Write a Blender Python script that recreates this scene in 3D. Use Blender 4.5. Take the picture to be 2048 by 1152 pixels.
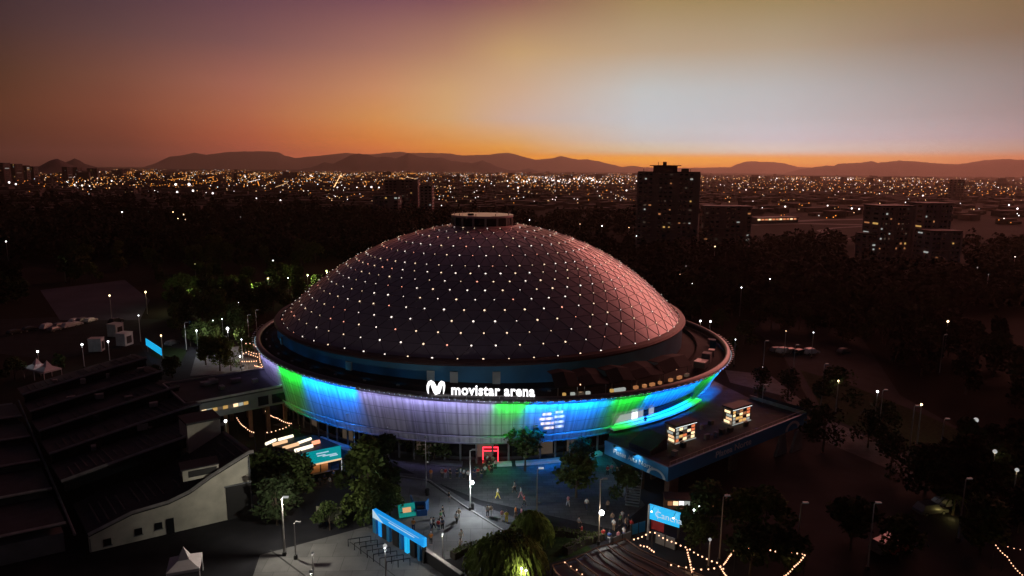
import bpy, bmesh, math, random
from mathutils import Vector, Matrix, noise as mnoise
PI = math.pi
R_ = math.radians
random.seed(7)
scn = bpy.context.scene
for o in list(bpy.data.objects):
    bpy.data.objects.remove(o)

# ------------------------------------------------------------------ camera
CAM = Vector((0, -154.747, 49.1)); YAW = .0441; PITCH = .1723; ROLL = .0082; FPX = 1365.0
fw = Vector((math.sin(YAW)*math.cos(PITCH), math.cos(YAW)*math.cos(PITCH), -math.sin(PITCH)))
rt = Vector((math.cos(YAW), -math.sin(YAW), 0)); up = rt.cross(fw)
cd = bpy.data.cameras.new('camera'); cam = bpy.data.objects.new('camera', cd); scn.collection.objects.link(cam)
cd.sensor_width = 36; cd.lens = 36*FPX/2048; cd.clip_start = .5; cd.clip_end = 200000
c_, s_ = math.cos(ROLL), math.sin(ROLL)
rx = rt*c_ + up*s_; ux = up*c_ - rt*s_      # camera rolled so that the horizon falls to the right
cam.matrix_world = Matrix(((rx.x, ux.x, -fw.x, CAM.x), (rx.y, ux.y, -fw.y, CAM.y), (rx.z, ux.z, -fw.z, CAM.z), (0, 0, 0, 1)))
scn.camera = cam

def ray(px, py):
    a, b = px-1024, py-576
    u = c_*a + s_*b; v = -s_*a + c_*b
    return fw*FPX + rt*u - up*v
def at(px, py, z=0.0):
    "world point seen in that direction at height z"
    d = ray(px, py); return CAM + d*((z-CAM.z)/d.z)
def far(px, py, dist):
    "world point seen in that direction at that horizontal distance"
    d = ray(px, py); return CAM + d*(dist/math.hypot(d.x, d.y))
def pj(P):
    d = Vector(P)-CAM; x, y, z = d.dot(rt), d.dot(up), d.dot(fw)
    u, v = FPX*x/z, -FPX*y/z
    return c_*u - s_*v + 1024, s_*u + c_*v + 576
def height(px, pb, pt):
    p = at(px, pb); lo, hi = 0, 400
    for _ in range(40):
        m = (lo+hi)/2
        if pj((p.x, p.y, m))[1] > pt: lo = m
        else: hi = m
    return lo

# ------------------------------------------------------------------ view and render settings
scn.view_settings.view_transform = 'Standard'; scn.view_settings.look = 'None'
scn.view_settings.exposure = 0; scn.view_settings.gamma = 1
scn.render.engine = 'CYCLES'
cy = scn.cycles
cy.use_denoising = True; cy.use_light_tree = True
cy.max_bounces = 6; cy.diffuse_bounces = 2; cy.glossy_bounces = 2; cy.transmission_bounces = 3; cy.transparent_max_bounces = 12
cy.volume_bounces = 0; cy.sample_clamp_indirect = 2.0; cy.caustics_reflective = False; cy.caustics_refractive = False

def lin(c):
    return tuple(((v/255)/12.92 if v/255 <= .04045 else ((v/255+.055)/1.055)**2.4) for v in c) + (1,)

# ------------------------------------------------------------------ dusk sky (world): colour by compass direction and elevation
world = bpy.data.worlds.new('World'); scn.world = world; world.use_nodes = True
nt = world.node_tree; N = nt.nodes; L = nt.links; N.clear()
out = N.new('ShaderNodeOutputWorld'); bg = N.new('ShaderNodeBackground')
tc = N.new('ShaderNodeTexCoord'); sep = N.new('ShaderNodeSeparateXYZ'); L.new(tc.outputs['Generated'], sep.inputs[0])
def math_node(op, a, b=None, t=nt):
    n = t.nodes.new('ShaderNodeMath'); n.operation = op
    for i, v in enumerate((a, b)):
        if v is None: continue
        if isinstance(v, (int, float)): n.inputs[i].default_value = v
        else: t.links.new(v, n.inputs[i])
    return n.outputs[0]
az = math_node('ARCTAN2', sep.outputs['X'], sep.outputs['Y'])
azf = math_node('ADD', math_node('MULTIPLY', az, 1/(2*PI)), .5)        # 0.5 = straight ahead (+Y)
el = math_node('MULTIPLY', math_node('ARCSINE', sep.outputs['Z']), 180/PI)
COLS_AZ = [-34.4, -26.8, -18.0, -13.2, -8.1, -2.7, 2.5, 13.1, 23.1, 31.9, 39.4]
SKY = [
 (0.2, [(62,34,30),(95,50,42),(140,72,58),(158,78,60),(176,84,62),(190,98,56),(205,112,50),(222,140,35),(210,130,40),(185,110,45),(140,75,32)]),
 (0.9, [(82,44,38),(112,58,48),(172,84,64),(196,98,60),(220,112,60),(232,134,38),(238,150,25),(238,166,30),(228,160,50),(200,150,80),(160,105,55)]),
 (1.6, [(94,52,40),(120,62,48),(186,92,66),(208,112,62),(228,126,58),(236,150,52),(240,168,60),(214,196,165),(206,200,192),(180,176,170),(148,140,130)]),
 (2.4, [(106,60,42),(138,72,54),(194,100,70),(216,122,66),(230,140,64),(232,162,84),(230,180,115),(203,199,197),(194,194,202),(173,173,180),(147,147,155)]),
 (4.0, [(118,70,46),(152,84,64),(196,114,84),(214,138,88),(226,156,90),(224,178,124),(214,188,172),(200,200,204),(188,188,193),(164,164,169),(138,138,143)]),
 (6.2, [(100,66,48),(142,88,72),(180,112,94),(192,128,98),(208,146,106),(214,170,122),(212,178,148),(198,192,190),(182,178,178),(154,150,150),(130,126,126)]),
 (9.2, [(82,58,60),(110,76,76),(134,90,90),(150,102,95),(164,114,100),(178,132,106),(198,162,116),(188,155,128),(172,148,126),(138,118,102),(118,98,78)]),
 (12.8, [(60,48,62),(76,56,72),(102,68,82),(110,72,84),(118,76,88),(126,82,88),(142,98,88),(162,128,86),(148,120,76),(136,108,66),(120,96,52)]),
 (18.0, [(52,44,62),(66,52,76),(90,62,84),(99,68,88),(108,74,92),(118,82,95),(130,92,98),(142,112,98),(132,106,84),(118,94,74),(100,80,60)]),
 (32.0, [(42,36,56),(52,44,66),(70,54,78),(77,59,82),(84,64,86),(91,70,89),(98,76,92),(100,82,88),(92,76,76),(82,68,66),(70,58,56)]),
]
def az01(a): return a/360+.5
prev = None
for e, cols in SKY:
    fade = (.74, .86, .94, .97, 1, 1, 1, 1, 1, .98, .93) if e < 14 else (.7,)*11
    cols = [tuple(int(v*f) for v in c) for c, f in zip(cols, fade)]
    if 1.5 < e < 13: cols = cols[:7]+[(int(c[0]*.97), min(255, int(c[1]*1.07)), min(255, int(c[2]*1.09))) for c in cols[7:]]
    r = N.new('ShaderNodeValToRGB'); r.color_ramp.interpolation = 'B_SPLINE' if e > 99 else 'EASE'
    els = r.color_ramp.elements
    boost = 2.4 if e < 1 else 1.6 if e < 2 else 1.25 if e < 3 else 1.06 if e < 5 else 1.03
    stops = [(az01(a), tuple(v*boost for v in lin(c)[:3])+(1,)) for a, c in zip(COLS_AZ, cols)]
    k = .35 if e < 10 else .55
    l0, r0 = stops[0][1], stops[-1][1]
    east = lin((28, 22, 32))
    stops = [(0.0, east), (az01(-110), east), (az01(-60), tuple(l0[i]*k+east[i]*.3 for i in range(3))+(1,))] + stops + \
            [(az01(65), tuple(r0[i]*k+east[i]*.3 for i in range(3))+(1,)), (az01(115), east), (1.0, east)]
    els[0].position = stops[0][0]; els[0].color = stops[0][1]
    els[1].position = 1.0; els[1].color = stops[-1][1]
    for p, c in stops[1:-1]:
        x = els.new(p); x.color = c
    r.color_ramp.interpolation = 'LINEAR'
    L.new(azf, r.inputs[0])
    if prev is None: prev = (e, r.outputs[0]); continue
    mr = N.new('ShaderNodeMapRange'); mr.interpolation_type = 'SMOOTHSTEP' if e < 1.7 else 'LINEAR'
    L.new(el, mr.inputs[0]); mr.inputs[1].default_value = prev[0]; mr.inputs[2].default_value = e
    mx = N.new('ShaderNodeMix'); mx.data_type = 'RGBA'
    L.new(mr.outputs[0], mx.inputs[0]); L.new(prev[1], mx.inputs[6]); L.new(r.outputs[0], mx.inputs[7])
    prev = (e, mx.outputs[2])
mr = N.new('ShaderNodeMapRange'); L.new(el, mr.inputs[0]); mr.inputs[1].default_value = 32; mr.inputs[2].default_value = 65
mx = N.new('ShaderNodeMix'); mx.data_type = 'RGBA'
L.new(mr.outputs[0], mx.inputs[0]); L.new(prev[1], mx.inputs[6]); mx.inputs[7].default_value = lin((25, 20, 29))
sky = N.new('ShaderNodeTexSky'); sky.sky_type = 'NISHITA'; sky.sun_disc = False
sky.sun_elevation = R_(0.5); sky.sun_rotation = R_(28)
ad = N.new('ShaderNodeMix'); ad.data_type = 'RGBA'; ad.blend_type = 'ADD'; ad.inputs[0].default_value = .004
L.new(mx.outputs[2], ad.inputs[6]); L.new(sky.outputs[0], ad.inputs[7])
L.new(ad.outputs[2], bg.inputs[0]); bg.inputs[1].default_value = 1.0; L.new(bg.outputs[0], out.inputs[0])
try: world.cycles.sampling_method = 'MANUAL'; world.cycles.sample_map_resolution = 1024
except Exception: pass

sd = bpy.data.lights.new('sun', 'SUN'); sd.energy = 2.3; sd.angle = R_(62); sd.color = (1, .29, .24)   # afterglow of the set sun, a broad low source
sun = bpy.data.objects.new('sun', sd); scn.collection.objects.link(sun)
d = Vector((math.sin(R_(42))*math.cos(R_(1)), math.cos(R_(42))*math.cos(R_(1)), math.sin(R_(1))))
sun.rotation_euler = d.to_track_quat('Z', 'Y').to_euler()

# ------------------------------------------------------------------ materials
def mat(name, col, rough=.7, metal=0, var=.25, scale=1.5, spec=.5, emit=None, es=0, sampled=True, bump=0, alpha=1, coat=0):
    m = bpy.data.materials.new(name); m.use_nodes = True
    t = m.node_tree; b = t.nodes['Principled BSDF']
    b.inputs['Base Color'].default_value = tuple(col)+(1,); b.inputs['Roughness'].default_value = rough
    b.inputs['Metallic'].default_value = metal; b.inputs['Specular IOR Level'].default_value = spec
    if coat: b.inputs['Coat Weight'].default_value = coat; b.inputs['Coat Roughness'].default_value = .3
    if alpha < 1: b.inputs['Alpha'].default_value = alpha
    if var:
        tcx = t.nodes.new('ShaderNodeTexCoord'); nz = t.nodes.new('ShaderNodeTexNoise'); nz.inputs['Scale'].default_value = scale
        nz.inputs['Detail'].default_value = 6; t.links.new(tcx.outputs['Object'], nz.inputs['Vector'])
        cr = t.nodes.new('ShaderNodeValToRGB'); cr.color_ramp.elements[0].position = .3; cr.color_ramp.elements[1].position = .75
        cr.color_ramp.elements[0].color = tuple(c*(1-var) for c in col)+(1,); cr.color_ramp.elements[1].color = tuple(min(1, c*(1+var)) for c in col)+(1,)
        t.links.new(nz.outputs['Fac'], cr.inputs[0]); t.links.new(cr.outputs[0], b.inputs['Base Color'])
        if bump:
            bp = t.nodes.new('ShaderNodeBump'); bp.inputs['Strength'].default_value = bump; t.links.new(nz.outputs['Fac'], bp.inputs['Height'])
            t.links.new(bp.outputs[0], b.inputs['Normal'])
    if emit:
        b.inputs['Emission Color'].default_value = tuple(emit)+(1,); b.inputs['Emission Strength'].default_value = es
        if not sampled:
            m.cycles.emission_sampling = 'NONE'
    return m
def slabs(m, w=1.6, h=.8, depth=.45):
    t = m.node_tree; b = t.nodes['Principled BSDF']; src = b.inputs['Base Color'].links[0].from_socket
    tcx = t.nodes.new('ShaderNodeTexCoord'); br = t.nodes.new('ShaderNodeTexBrick'); t.links.new(tcx.outputs['Object'], br.inputs['Vector'])
    br.inputs['Scale'].default_value = 1; br.inputs['Brick Width'].default_value = w; br.inputs['Row Height'].default_value = h; br.inputs['Mortar Size'].default_value = .035
    br.inputs['Color1'].default_value = (1, 1, 1, 1); br.inputs['Color2'].default_value = (.72, .72, .74, 1); br.inputs['Mortar'].default_value = (depth, depth, depth, 1)
    mx = t.nodes.new('ShaderNodeMix'); mx.data_type = 'RGBA'; mx.blend_type = 'MULTIPLY'; mx.inputs[0].default_value = 1
    t.links.new(src, mx.inputs[6]); t.links.new(br.outputs[0], mx.inputs[7]); t.links.new(mx.outputs[2], b.inputs['Base Color'])
M = {}
def mm(name, *a, **k): M[name] = mat(name, *a, **k); return M[name]
mm('asphalt', (.020,.020,.024), .85, spec=.12, scale=.25, var=.35, bump=.15)
mm('earth', (.018,.015,.012), .95, spec=.05, scale=.02, var=.4)
mm('paving', (.095,.095,.10), .8, spec=.25, scale=.4, var=.22)
mm('paving_pale', (.15,.147,.143), .8, scale=.5, var=.2)
slabs(M['paving']); slabs(M['paving_pale'], 3.2, 3.2, .5)
mm('lawn', (.022,.036,.012), .95, spec=.05, scale=1.5, var=.5, bump=.4)
mm('kerb', (.22,.22,.21), .8)
mm('dark_line', (.02,.02,.02), .8)
mm('court', (.06,.06,.09), .8, spec=.2, scale=.1)
mm('roof_dark', (.020,.020,.025), .7, scale=.6, var=.5)
mm('roof_band', (.30,.29,.28), .6, scale=1)
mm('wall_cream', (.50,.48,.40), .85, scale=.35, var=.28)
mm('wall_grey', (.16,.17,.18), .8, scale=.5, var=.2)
mm('wall_brown', (.13,.075,.05), .85)
mm('concrete', (.22,.22,.22), .85, scale=.7)
mm('black', (.012,.012,.013), .6, var=0)
mm('dark_glass', (.01,.012,.015), .12, var=0)
mm('steel', (.32,.33,.34), .4, .7, var=.1)
mm('pole_grey', (.35,.34,.32), .55, .2, var=.1)
mm('pole_brown', (.24,.19,.14), .6, .2, var=.1)
mm('rim_metal', (.11,.10,.11), .36, .4, var=.06, scale=.3)
mm('ring_roof', (.030,.025,.027), .8, spec=.2, scale=.25, var=.35)
mm('drum_blue', (.03,.16,.26), .6, scale=.3, var=.2)
mm('canopy_cloth', (.025,.018,.020), .8, scale=.2, var=.3)
mm('fascia_blue', (.02,.20,.42), .5, scale=.3, var=.1)
mm('deck', (.075,.075,.08), .8, scale=.4, spec=.15); slabs(M['deck'], 2.4, 1.2, .5)
mm('white_paint', (.7,.7,.7), .6, var=.08)
mm('tent_white', (.62,.60,.60), .8, var=.1)
mm('container', (.5,.5,.48), .6, var=.15, scale=.8)
mm('bark', (.06,.045,.03), .95)
mm('timber', (.20,.11,.06), .7, scale=3)
mm('soil', (.03,.022,.016), .95)
mm('rubber', (.015,.015,.015), .9, var=0)
mm('skin', (.42,.25,.17), .6, var=0)
mm('mountain', (.085,.05,.045), .95, scale=.0006, var=.3)
mm('city_roof', (.05,.035,.033), .9, scale=.01, var=.5)
mm('red_cloth', (.35,.02,.02), .7)
def leafmat(name, col, var=.5):
    m = mat(name, col, .8, var=var, scale=.9, spec=.05); return m
for n, c in dict(leaf_a=(.048,.070,.022), leaf_b=(.075,.105,.028), leaf_c=(.026,.040,.017), leaf_w=(.14,.19,.035), leaf_far=(.010,.012,.007)).items(): M[n] = leafmat(n, c)
def em(name, col, s, sampled=False, base=(.06,.06,.06)): M[name] = mat(name, base, .5, var=0, emit=col, es=s, sampled=sampled)
em('lamp_white', (.92,.96,1), 6); em('lamp_warm', (1,.72,.38), 5); em('lamp_green', (.85,1,.35), 3.5)
em('lamp_dim', (.9,.92,.9), .45); em('lamp_off', (.6,.62,.6), .04)
em('bulb', (1,.52,.30), 2.6); em('bulb_cool', (.6,.85,1), 2.6)
em('dome_bulb', (1,.72,.48), 1.9); em('dome_bulb_red', (1,.40,.28), 1.8); em('dome_bulb_white', (1,.86,.76), 2.1)
em('sign_white', (1,.98,1), 1.6, True)
em('red_neon', (1,.03,.06), 3.0, True)
em('screen_blue', (.0,.22,.62), 1.0, True, (.02,.2,.4))
em('screen_cyan', (.01,.38,.72), 1.1, True, (.02,.2,.4))
em('screen_teal', (.0,.30,.33), .8, True, (.02,.2,.25))
em('screen_pale', (.55,.75,.9), .8)
em('gold_panel', (.9,.5,.15), .9)
em('shop_warm', (1,.72,.40), 1.5, True); em('shop_white', (.9,.95,.95), 1.6, True); em('shop_red', (.9,.22,.08), .9)
em('room_warm', (1,.75,.5), 5); em('room_white', (.85,.95,1), 3.5)
em('sky_warm', (1,.60,.32), 1.0); em('sky_pale', (1,.88,.66), 1.6); em('sky_red', (1,.33,.18), 1.5)
em('win_yellow', (1,.58,.16), .5); em('win_white', (.85,.92,.85), .38); em('win_orange', (1,.4,.15), .35); em('win_dim', (.7,.5,.35), .07)
em('far_amber', (1,.34,.05), 2.0); em('far_orange', (1,.58,.26), 2.0); em('far_white', (1,.90,.88), 2.7); em('far_cool', (.75,.9,1), 3.2)
em('led_dot', (.6,.85,1), 1.1); em('tail', (1,.35,.15), .8)

# ------------------------------------------------------------------ mesh helpers
class MB:
    def __init__(s): s.v = []; s.f = []
    def add(s, vs, fs):
        k = len(s.v); s.v += [Vector(v) for v in vs]; s.f += [tuple(i+k for i in f) for f in fs]; return s
    def box(s, c, sz, rz=0, tilt=None):
        x, y, z = sz[0]/2, sz[1]/2, sz[2]/2; m = Matrix.Rotation(rz, 3, 'Z')
        if tilt is not None: m = m @ tilt
        P = [Vector(c) + m @ Vector((a*x, b*y, e*z)) for e in (-1, 1) for a, b in ((-1,-1),(1,-1),(1,1),(-1,1))]
        return s.add(P, [(3,2,1,0),(4,5,6,7),(0,1,5,4),(1,2,6,5),(2,3,7,6),(3,0,4,7)])
    def prism(s, poly, z0, z1):
        "poly: xy outline; z0, z1 numbers or lists"
        n = len(poly); Z0 = z0 if isinstance(z0, list) else [z0]*n; Z1 = z1 if isinstance(z1, list) else [z1]*n
        a = sum(poly[i][0]*poly[(i+1) % n][1]-poly[(i+1) % n][0]*poly[i][1] for i in range(n))
        idx = list(range(n)) if a > 0 else list(range(n))[::-1]
        vs = [(poly[i][0], poly[i][1], Z0[i]) for i in idx] + [(poly[i][0], poly[i][1], Z1[i]) for i in idx]
        return s.add(vs, [tuple(range(n))[::-1], tuple(range(n, 2*n))] + [(i, (i+1) % n, n+(i+1) % n, n+i) for i in range(n)])
    def tube(s, pts, r, n=6, r2=None, cap=True):
        pts = [Vector(p) for p in pts]; rings = []; k0 = len(s.v); m = len(pts)
        for i, p in enumerate(pts):
            t = (pts[min(i+1, m-1)]-pts[max(i-1, 0)]).normalized()
            a = Vector((0, 0, 1)) if abs(t.z) < .9 else Vector((1, 0, 0))
            u = t.cross(a).normalized(); w = t.cross(u)
            rr = r if r2 is None else r+(r2-r)*i/(m-1)
            rings.append([p+(u*math.cos(2*PI*j/n)+w*math.sin(2*PI*j/n))*rr for j in range(n)])
        vs = [v for q in rings for v in q]
        fs = [(i*n+j, (i+1)*n+j, (i+1)*n+(j+1) % n, i*n+(j+1) % n) for i in range(m-1) for j in range(n)]
        if cap: fs += [tuple(range(n)), tuple(range((m-1)*n, m*n))[::-1]]
        return s.add(vs, fs)
    def ball(s, c, r, n=6, k=4, sz=1):
        c = Vector(c); vs = [c+Vector((0, 0, r*sz))]
        for i in range(1, k):
            a = PI*i/k
            vs += [c+Vector((r*math.sin(a)*math.cos(2*PI*j/n), r*math.sin(a)*math.sin(2*PI*j/n), r*sz*math.cos(a))) for j in range(n)]
        vs.append(c-Vector((0, 0, r*sz))); e = len(vs)-1
        fs = [(0, 1+j, 1+(j+1) % n) for j in range(n)]
        for i in range(k-2): fs += [(1+i*n+j, 1+(i+1)*n+j, 1+(i+1)*n+(j+1) % n, 1+i*n+(j+1) % n) for j in range(n)]
        fs += [(e, 1+(k-2)*n+(j+1) % n, 1+(k-2)*n+j) for j in range(n)]
        return s.add(vs, fs)
    def quad(s, a, b, c, d): return s.add([a, b, c, d], [(0, 1, 2, 3)])
    def slab(s, a, b, c, d, t):
        "a flat four-cornered plate of thickness t"
        a, b, c, d = map(Vector, (a, b, c, d)); n = (b-a).cross(d-a).normalized()*t
        return s.add([a, b, c, d, a-n, b-n, c-n, d-n], [(0,1,2,3),(7,6,5,4),(4,5,1,0),(5,6,2,1),(6,7,3,2),(7,4,0,3)])
    def ring(s, prof, n, a0=0, a1=2*PI, centre=(0, 0), zf=None, closed_prof=False):
        "prof: list of (radius, z) swept from angle a0 to a1"
        full = abs(a1-a0-2*PI) < 1e-6; m = n if full else n+1; q = len(prof); vs = []
        for i in range(m):
            a = a0+(a1-a0)*i/n
            for r, z in prof:
                x, y = r*math.cos(a), r*math.sin(a)
                vs.append((centre[0]+x, centre[1]+y, z+(zf(x, y) if zf else 0)))
        fs = []; qq = q if closed_prof else q-1
        for i in range(n):
            i2 = (i+1) % m if full else i+1
            for j in range(qq):
                fs.append((i*q+j, i2*q+j, i2*q+(j+1) % q, i*q+(j+1) % q))
        if closed_prof and not full: fs += [tuple(range(q))[::-1], tuple(range((m-1)*q, m*q))]
        return s.add(vs, fs)
    def build(s, name, material, parent=None, label=None, smooth=False, origin=None):
        o0 = Vector(origin) if origin is not None else (Vector(parent['_o']) if parent is not None and '_o' in parent else Vector((0, 0, 0)))
        me = bpy.data.meshes.new(name); me.from_pydata([v-o0 for v in s.v], [], s.f); me.update()
        bm = bmesh.new(); bm.from_mesh(me); bmesh.ops.recalc_face_normals(bm, faces=bm.faces) if s.recalc else None
        bm.to_mesh(me); bm.free()
        if smooth:
            for p in me.polygons: p.use_smooth = True
        me.materials.append(material if not isinstance(material, str) else M[material])
        o = bpy.data.objects.new(name, me); scn.collection.objects.link(o)
        if parent is not None:
            o.parent = parent; o['_o'] = tuple(o0)
        if label: o['label'] = label
        return o
    recalc = False
class MBR(MB): recalc = True
COL = scn.collection
def tag(o, label, cat, group=None, kind=None):
    if label: o['label'] = label
    if cat: o['category'] = cat
    if group: o['group'] = group
    if kind: o['kind'] = kind
    return o
def thing(name, label, cat, loc=(0, 0, 0), group=None, rz=0):
    "an Empty at the base of a thing; its parts are authored in world coordinates"
    o = bpy.data.objects.new(name, None); COL.objects.link(o); o.location = loc; o['_o'] = tuple(loc)
    o.rotation_euler.z = rz
    return tag(o, label, cat, group)
def struct(o): o['kind'] = 'structure'; return o
def clean():
    for o in bpy.data.objects:
        if '_o' in o: del o['_o']
def dup(root, loc, rz=0, scale=1, label=None, group=None, cat=None, mats=None):
    r = root.copy(); COL.objects.link(r); r.location = loc; r.rotation_euler = (0, 0, rz)
    r.scale = (scale,)*3 if isinstance(scale, (int, float)) else scale
    if label: r['label'] = label
    if group: r['group'] = group
    if cat: r['category'] = cat
    for ch in list(root.children):
        c = ch.copy(); COL.objects.link(c); c.parent = r
        key = c.name.split('.')[0]
        if mats and key in mats:
            c.material_slots[0].link = 'OBJECT'; c.material_slots[0].material = M[mats[key]] if isinstance(mats[key], str) else mats[key]
        for g in list(ch.children):
            e = g.copy(); COL.objects.link(e); e.parent = c
            key = e.name.split('.')[0]
            if mats and key in mats:
                e.material_slots[0].link = 'OBJECT'; e.material_slots[0].material = M[mats[key]] if isinstance(mats[key], str) else mats[key]
    return r
def light(kind, name, loc, power, color, parent, size=.3, size_y=None, aim=None, spread=None):
    l = bpy.data.lights.new(name, kind); l.energy = power; l.color = color
    if kind == 'AREA':
        l.shape = 'RECTANGLE'; l.size = size; l.size_y = size_y or size
        if spread: l.spread = spread
    else: l.shadow_soft_size = size
    if kind == 'SPOT': l.spot_size = spread or R_(100); l.spot_blend = .6
    o = bpy.data.objects.new(name, l); COL.objects.link(o)
    o0 = Vector(parent['_o']) if parent is not None else Vector((0, 0, 0))
    o.parent = parent; o.location = Vector(loc)-o0
    if aim is not None:
        dd = (Vector(aim)-Vector(loc)).normalized(); o.rotation_euler = (-dd).to_track_quat('Z', 'Y').to_euler()
    return o
def text(body, size, pos, xdir, updir, material, parent, name='letter', extrude=.04, off=0.0, align='CENTER', sx=1.0, sp=1.0):
    "each glyph its own part"
    def glyphs(txt):
        cu = bpy.data.curves.new('t', 'FONT'); cu.body = txt; cu.size = size; cu.extrude = extrude; cu.offset = off; cu.align_x = 'LEFT'; cu.space_character = sp; cu.resolution_u = 3
        tmp = bpy.data.objects.new('t', cu); COL.objects.link(tmp); dg = bpy.context.evaluated_depsgraph_get()
        me = bpy.data.meshes.new_from_object(tmp.evaluated_get(dg)); bpy.data.objects.remove(tmp); return me
    mx_ = lambda me: max(v.co.x for v in me.vertices)
    X = Vector(xdir).normalized(); U = Vector(updir).normalized(); Z = X.cross(U); o0 = Vector(parent['_o'])
    full = glyphs(body); half = mx_(full)/2
    for i, ch in enumerate(body):
        if ch == ' ': continue
        me = glyphs(ch); dx = mx_(glyphs(body[:i+1]))-mx_(me)-half
        for v in me.vertices: v.co = Vector(pos)+X*(v.co.x+dx)*sx+U*v.co.y+Z*v.co.z-o0
        me.materials.clear(); me.materials.append(M[material]); me.name = name
        o = bpy.data.objects.new(name, me); COL.objects.link(o); o.parent = parent; o['_o'] = tuple(o0)

# ------------------------------------------------------------------ ground, roads, paving, hills
def sheet(name, pts, z, material):
    b = MB(); n = len(pts); b.add([(p[0], p[1], z) for p in pts], [tuple(range(n))])
    o = b.build(name, material); o.data.polygons[0].use_smooth = False
    if o.data.polygons[0].normal.z < 0: o.data.flip_normals()
    return struct(o)
g = MB(); seg = 96; rr = [0, 120, 400, 1500, 6000, 20000, 46000]
vs = [(0, 0, 0)]; fs = []
for r in rr[1:]: vs += [(r*math.cos(2*PI*i/seg), r*math.sin(2*PI*i/seg), 0) for i in range(seg)]
for i in range(seg): fs.append((0, 1+i, 1+(i+1) % seg))
for k in range(len(rr)-2):
    a, b = 1+k*seg, 1+(k+1)*seg
    fs += [(a+i, b+i, b+(i+1) % seg, a+(i+1) % seg) for i in range(seg)]
g.add(vs, fs); struct(g.build('ground', 'earth'))
P2 = lambda lst, z=0: [tuple(at(x, y, z))[:2] for x, y in lst]
sheet('road', P2([(-200,1300),(-200,905),(430,905),(560,985),(720,905),(700,870),(1200,880),(1330,960),(1640,840),(1560,700),(1480,640),(1700,640),(1800,790),(2100,960),(2300,1300)]), .004, 'asphalt')
sheet('pavement', P2([(800,955),(850,960),(925,1012),(1010,1066),(960,1108),(850,1125),(745,1062),(790,1000)]), .008, 'paving_pale')
sheet('pavement', P2([(800,946),(850,950),(930,1000),(1080,1052),(1180,1075),(1160,1100),(1010,1064),(925,1010),(850,958),(800,953)]), .012, 'paving')
sheet('plaza', P2([(545,850),(690,880),(830,948),(960,1000),(1230,1060),(1290,1010),(1215,905),(1000,895),(720,880),(620,830)]), .006, 'paving')
sheet('forecourt', P2([(520,1110),(745,1050),(850,1125),(905,1152),(900,1230),(480,1230)]), .010, 'paving_pale')
sheet('terrace_path', P2([(1450,740),(1540,750),(1640,830),(1850,930),(1900,975),(1830,960),(1640,880),(1560,790),(1460,765)]), .012, 'paving')
sheet('parking_lot', P2([(-60,700),(-40,640),(180,632),(330,640),(420,700),(500,720),(540,760),(330,770),(280,690),(100,720)]), .008, 'asphalt')
sheet('sports_court', P2([(80,580),(250,560),(300,600),(280,640),(120,640)]), .010, 'court')
sheet('lawn', P2([(980,1092),(1090,1062),(1170,1085),(1185,1100),(1060,1140),(960,1152)]), .014, 'lawn')
sheet('pavement', P2([(395,700),(530,688),(540,742),(380,752)]), .016, 'paving_pale')
sheet('lawn', P2([(310,690),(375,700),(360,730),(300,712)]), .014, 'lawn')
sheet('lawn', P2([(1600,740),(1700,770),(1850,830),(1960,880),(1850,920),(1650,830)]), .014, 'lawn')
# kerb line across the plaza, painted dark drain lines in the forecourt
def strip(name, pts, w, z, material, h=.12):
    b = MB()
    for p, q in zip(pts[:-1], pts[1:]):
        a, c = at(*p), at(*q); dv = (c-a); ln = dv.length; mid = (a+c)/2
        b.box((mid.x, mid.y, z+h/2), (ln, w, h), math.atan2(dv.y, dv.x))
    return struct(b.build(name, material))
strip('kerb', [(800,953),(860,962),(925,1010),(1010,1064)], .25, .012, 'kerb')
strip('pavement_joint', [(540,1100),(610,1152)], .22, .012, 'dark_line', .006)
strip('pavement_joint', [(700,1084),(790,1152)], .12, .012, 'dark_line', .006)

# ring motorway and far roads
for pts, w in (([(1500,441),(1560,444),(1640,440),(1760,438)], 14), ([(1500,450),(1600,447),(1740,450)], 12),
               ([(1660,470),(1640,461),(1668,456),(1740,452)], 6), ([(1660,470),(1700,478)], 6), ([(1650,410),(1760,412),(1900,408)], 12)):
    strip('road', pts, w, .01, 'paving', .05)

# ------------------------------------------------------------------ mountains
def ridge(name, pts, dist, depth, material='mountain', jag=1.0):
    b = MB(); P = []
    xs = []
    for (x0, y0), (x1, y1) in zip(pts[:-1], pts[1:]):
        n = max(1, int((x1-x0)/6))
        for i in range(n):
            t = i/n; xs.append((x0+(x1-x0)*t, y0+(y1-y0)*t))
    xs.append(pts[-1]); m = len(xs); rows = 9
    for j in range(rows):
        s = j/(rows-1)*2-1
        for i, (x, y) in enumerate(xs):
            top = far(x, y+random.uniform(-.5, .5)*jag, dist); dirn = Vector((top.x-CAM.x, top.y-CAM.y, 0)).normalized()
            k = (1-abs(s))**1.15
            nz = mnoise.noise(Vector((x*.02, s*3, dist*.001)))*.25*(1-abs(s))*(0 if s == 0 else 1)
            p = Vector((top.x, top.y, 0))+dirn*depth*s*(1+.25*mnoise.noise(Vector((x*.05, j, 1))))
            P.append((p.x, p.y, max(-.5, (top.z)*(k+nz*(abs(s) > .01)) if abs(s) < .99 else -.5)))
    b.add(P, [(j*m+i, j*m+i+1, (j+1)*m+i+1, (j+1)*m+i) for j in range(rows-1) for i in range(m-1)])
    return struct(b.build(name, material, smooth=True))
ridge('mountains', [(560,346),(607.6,337),(628,333),(649,324),(666.7,327),(684,319),(700,311),(717,307),(738,310),(753,315),(770,313),(791,316.5),(806,311),(817,306),(832,311.5),(852,315.7),(881,315),(905,322),(923,324),(943,326),(955,323),(965,321),(981,327),(996,334),(1022,341),(1040,341),(1057,337),(1084,345)], 11000, 1500)
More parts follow.
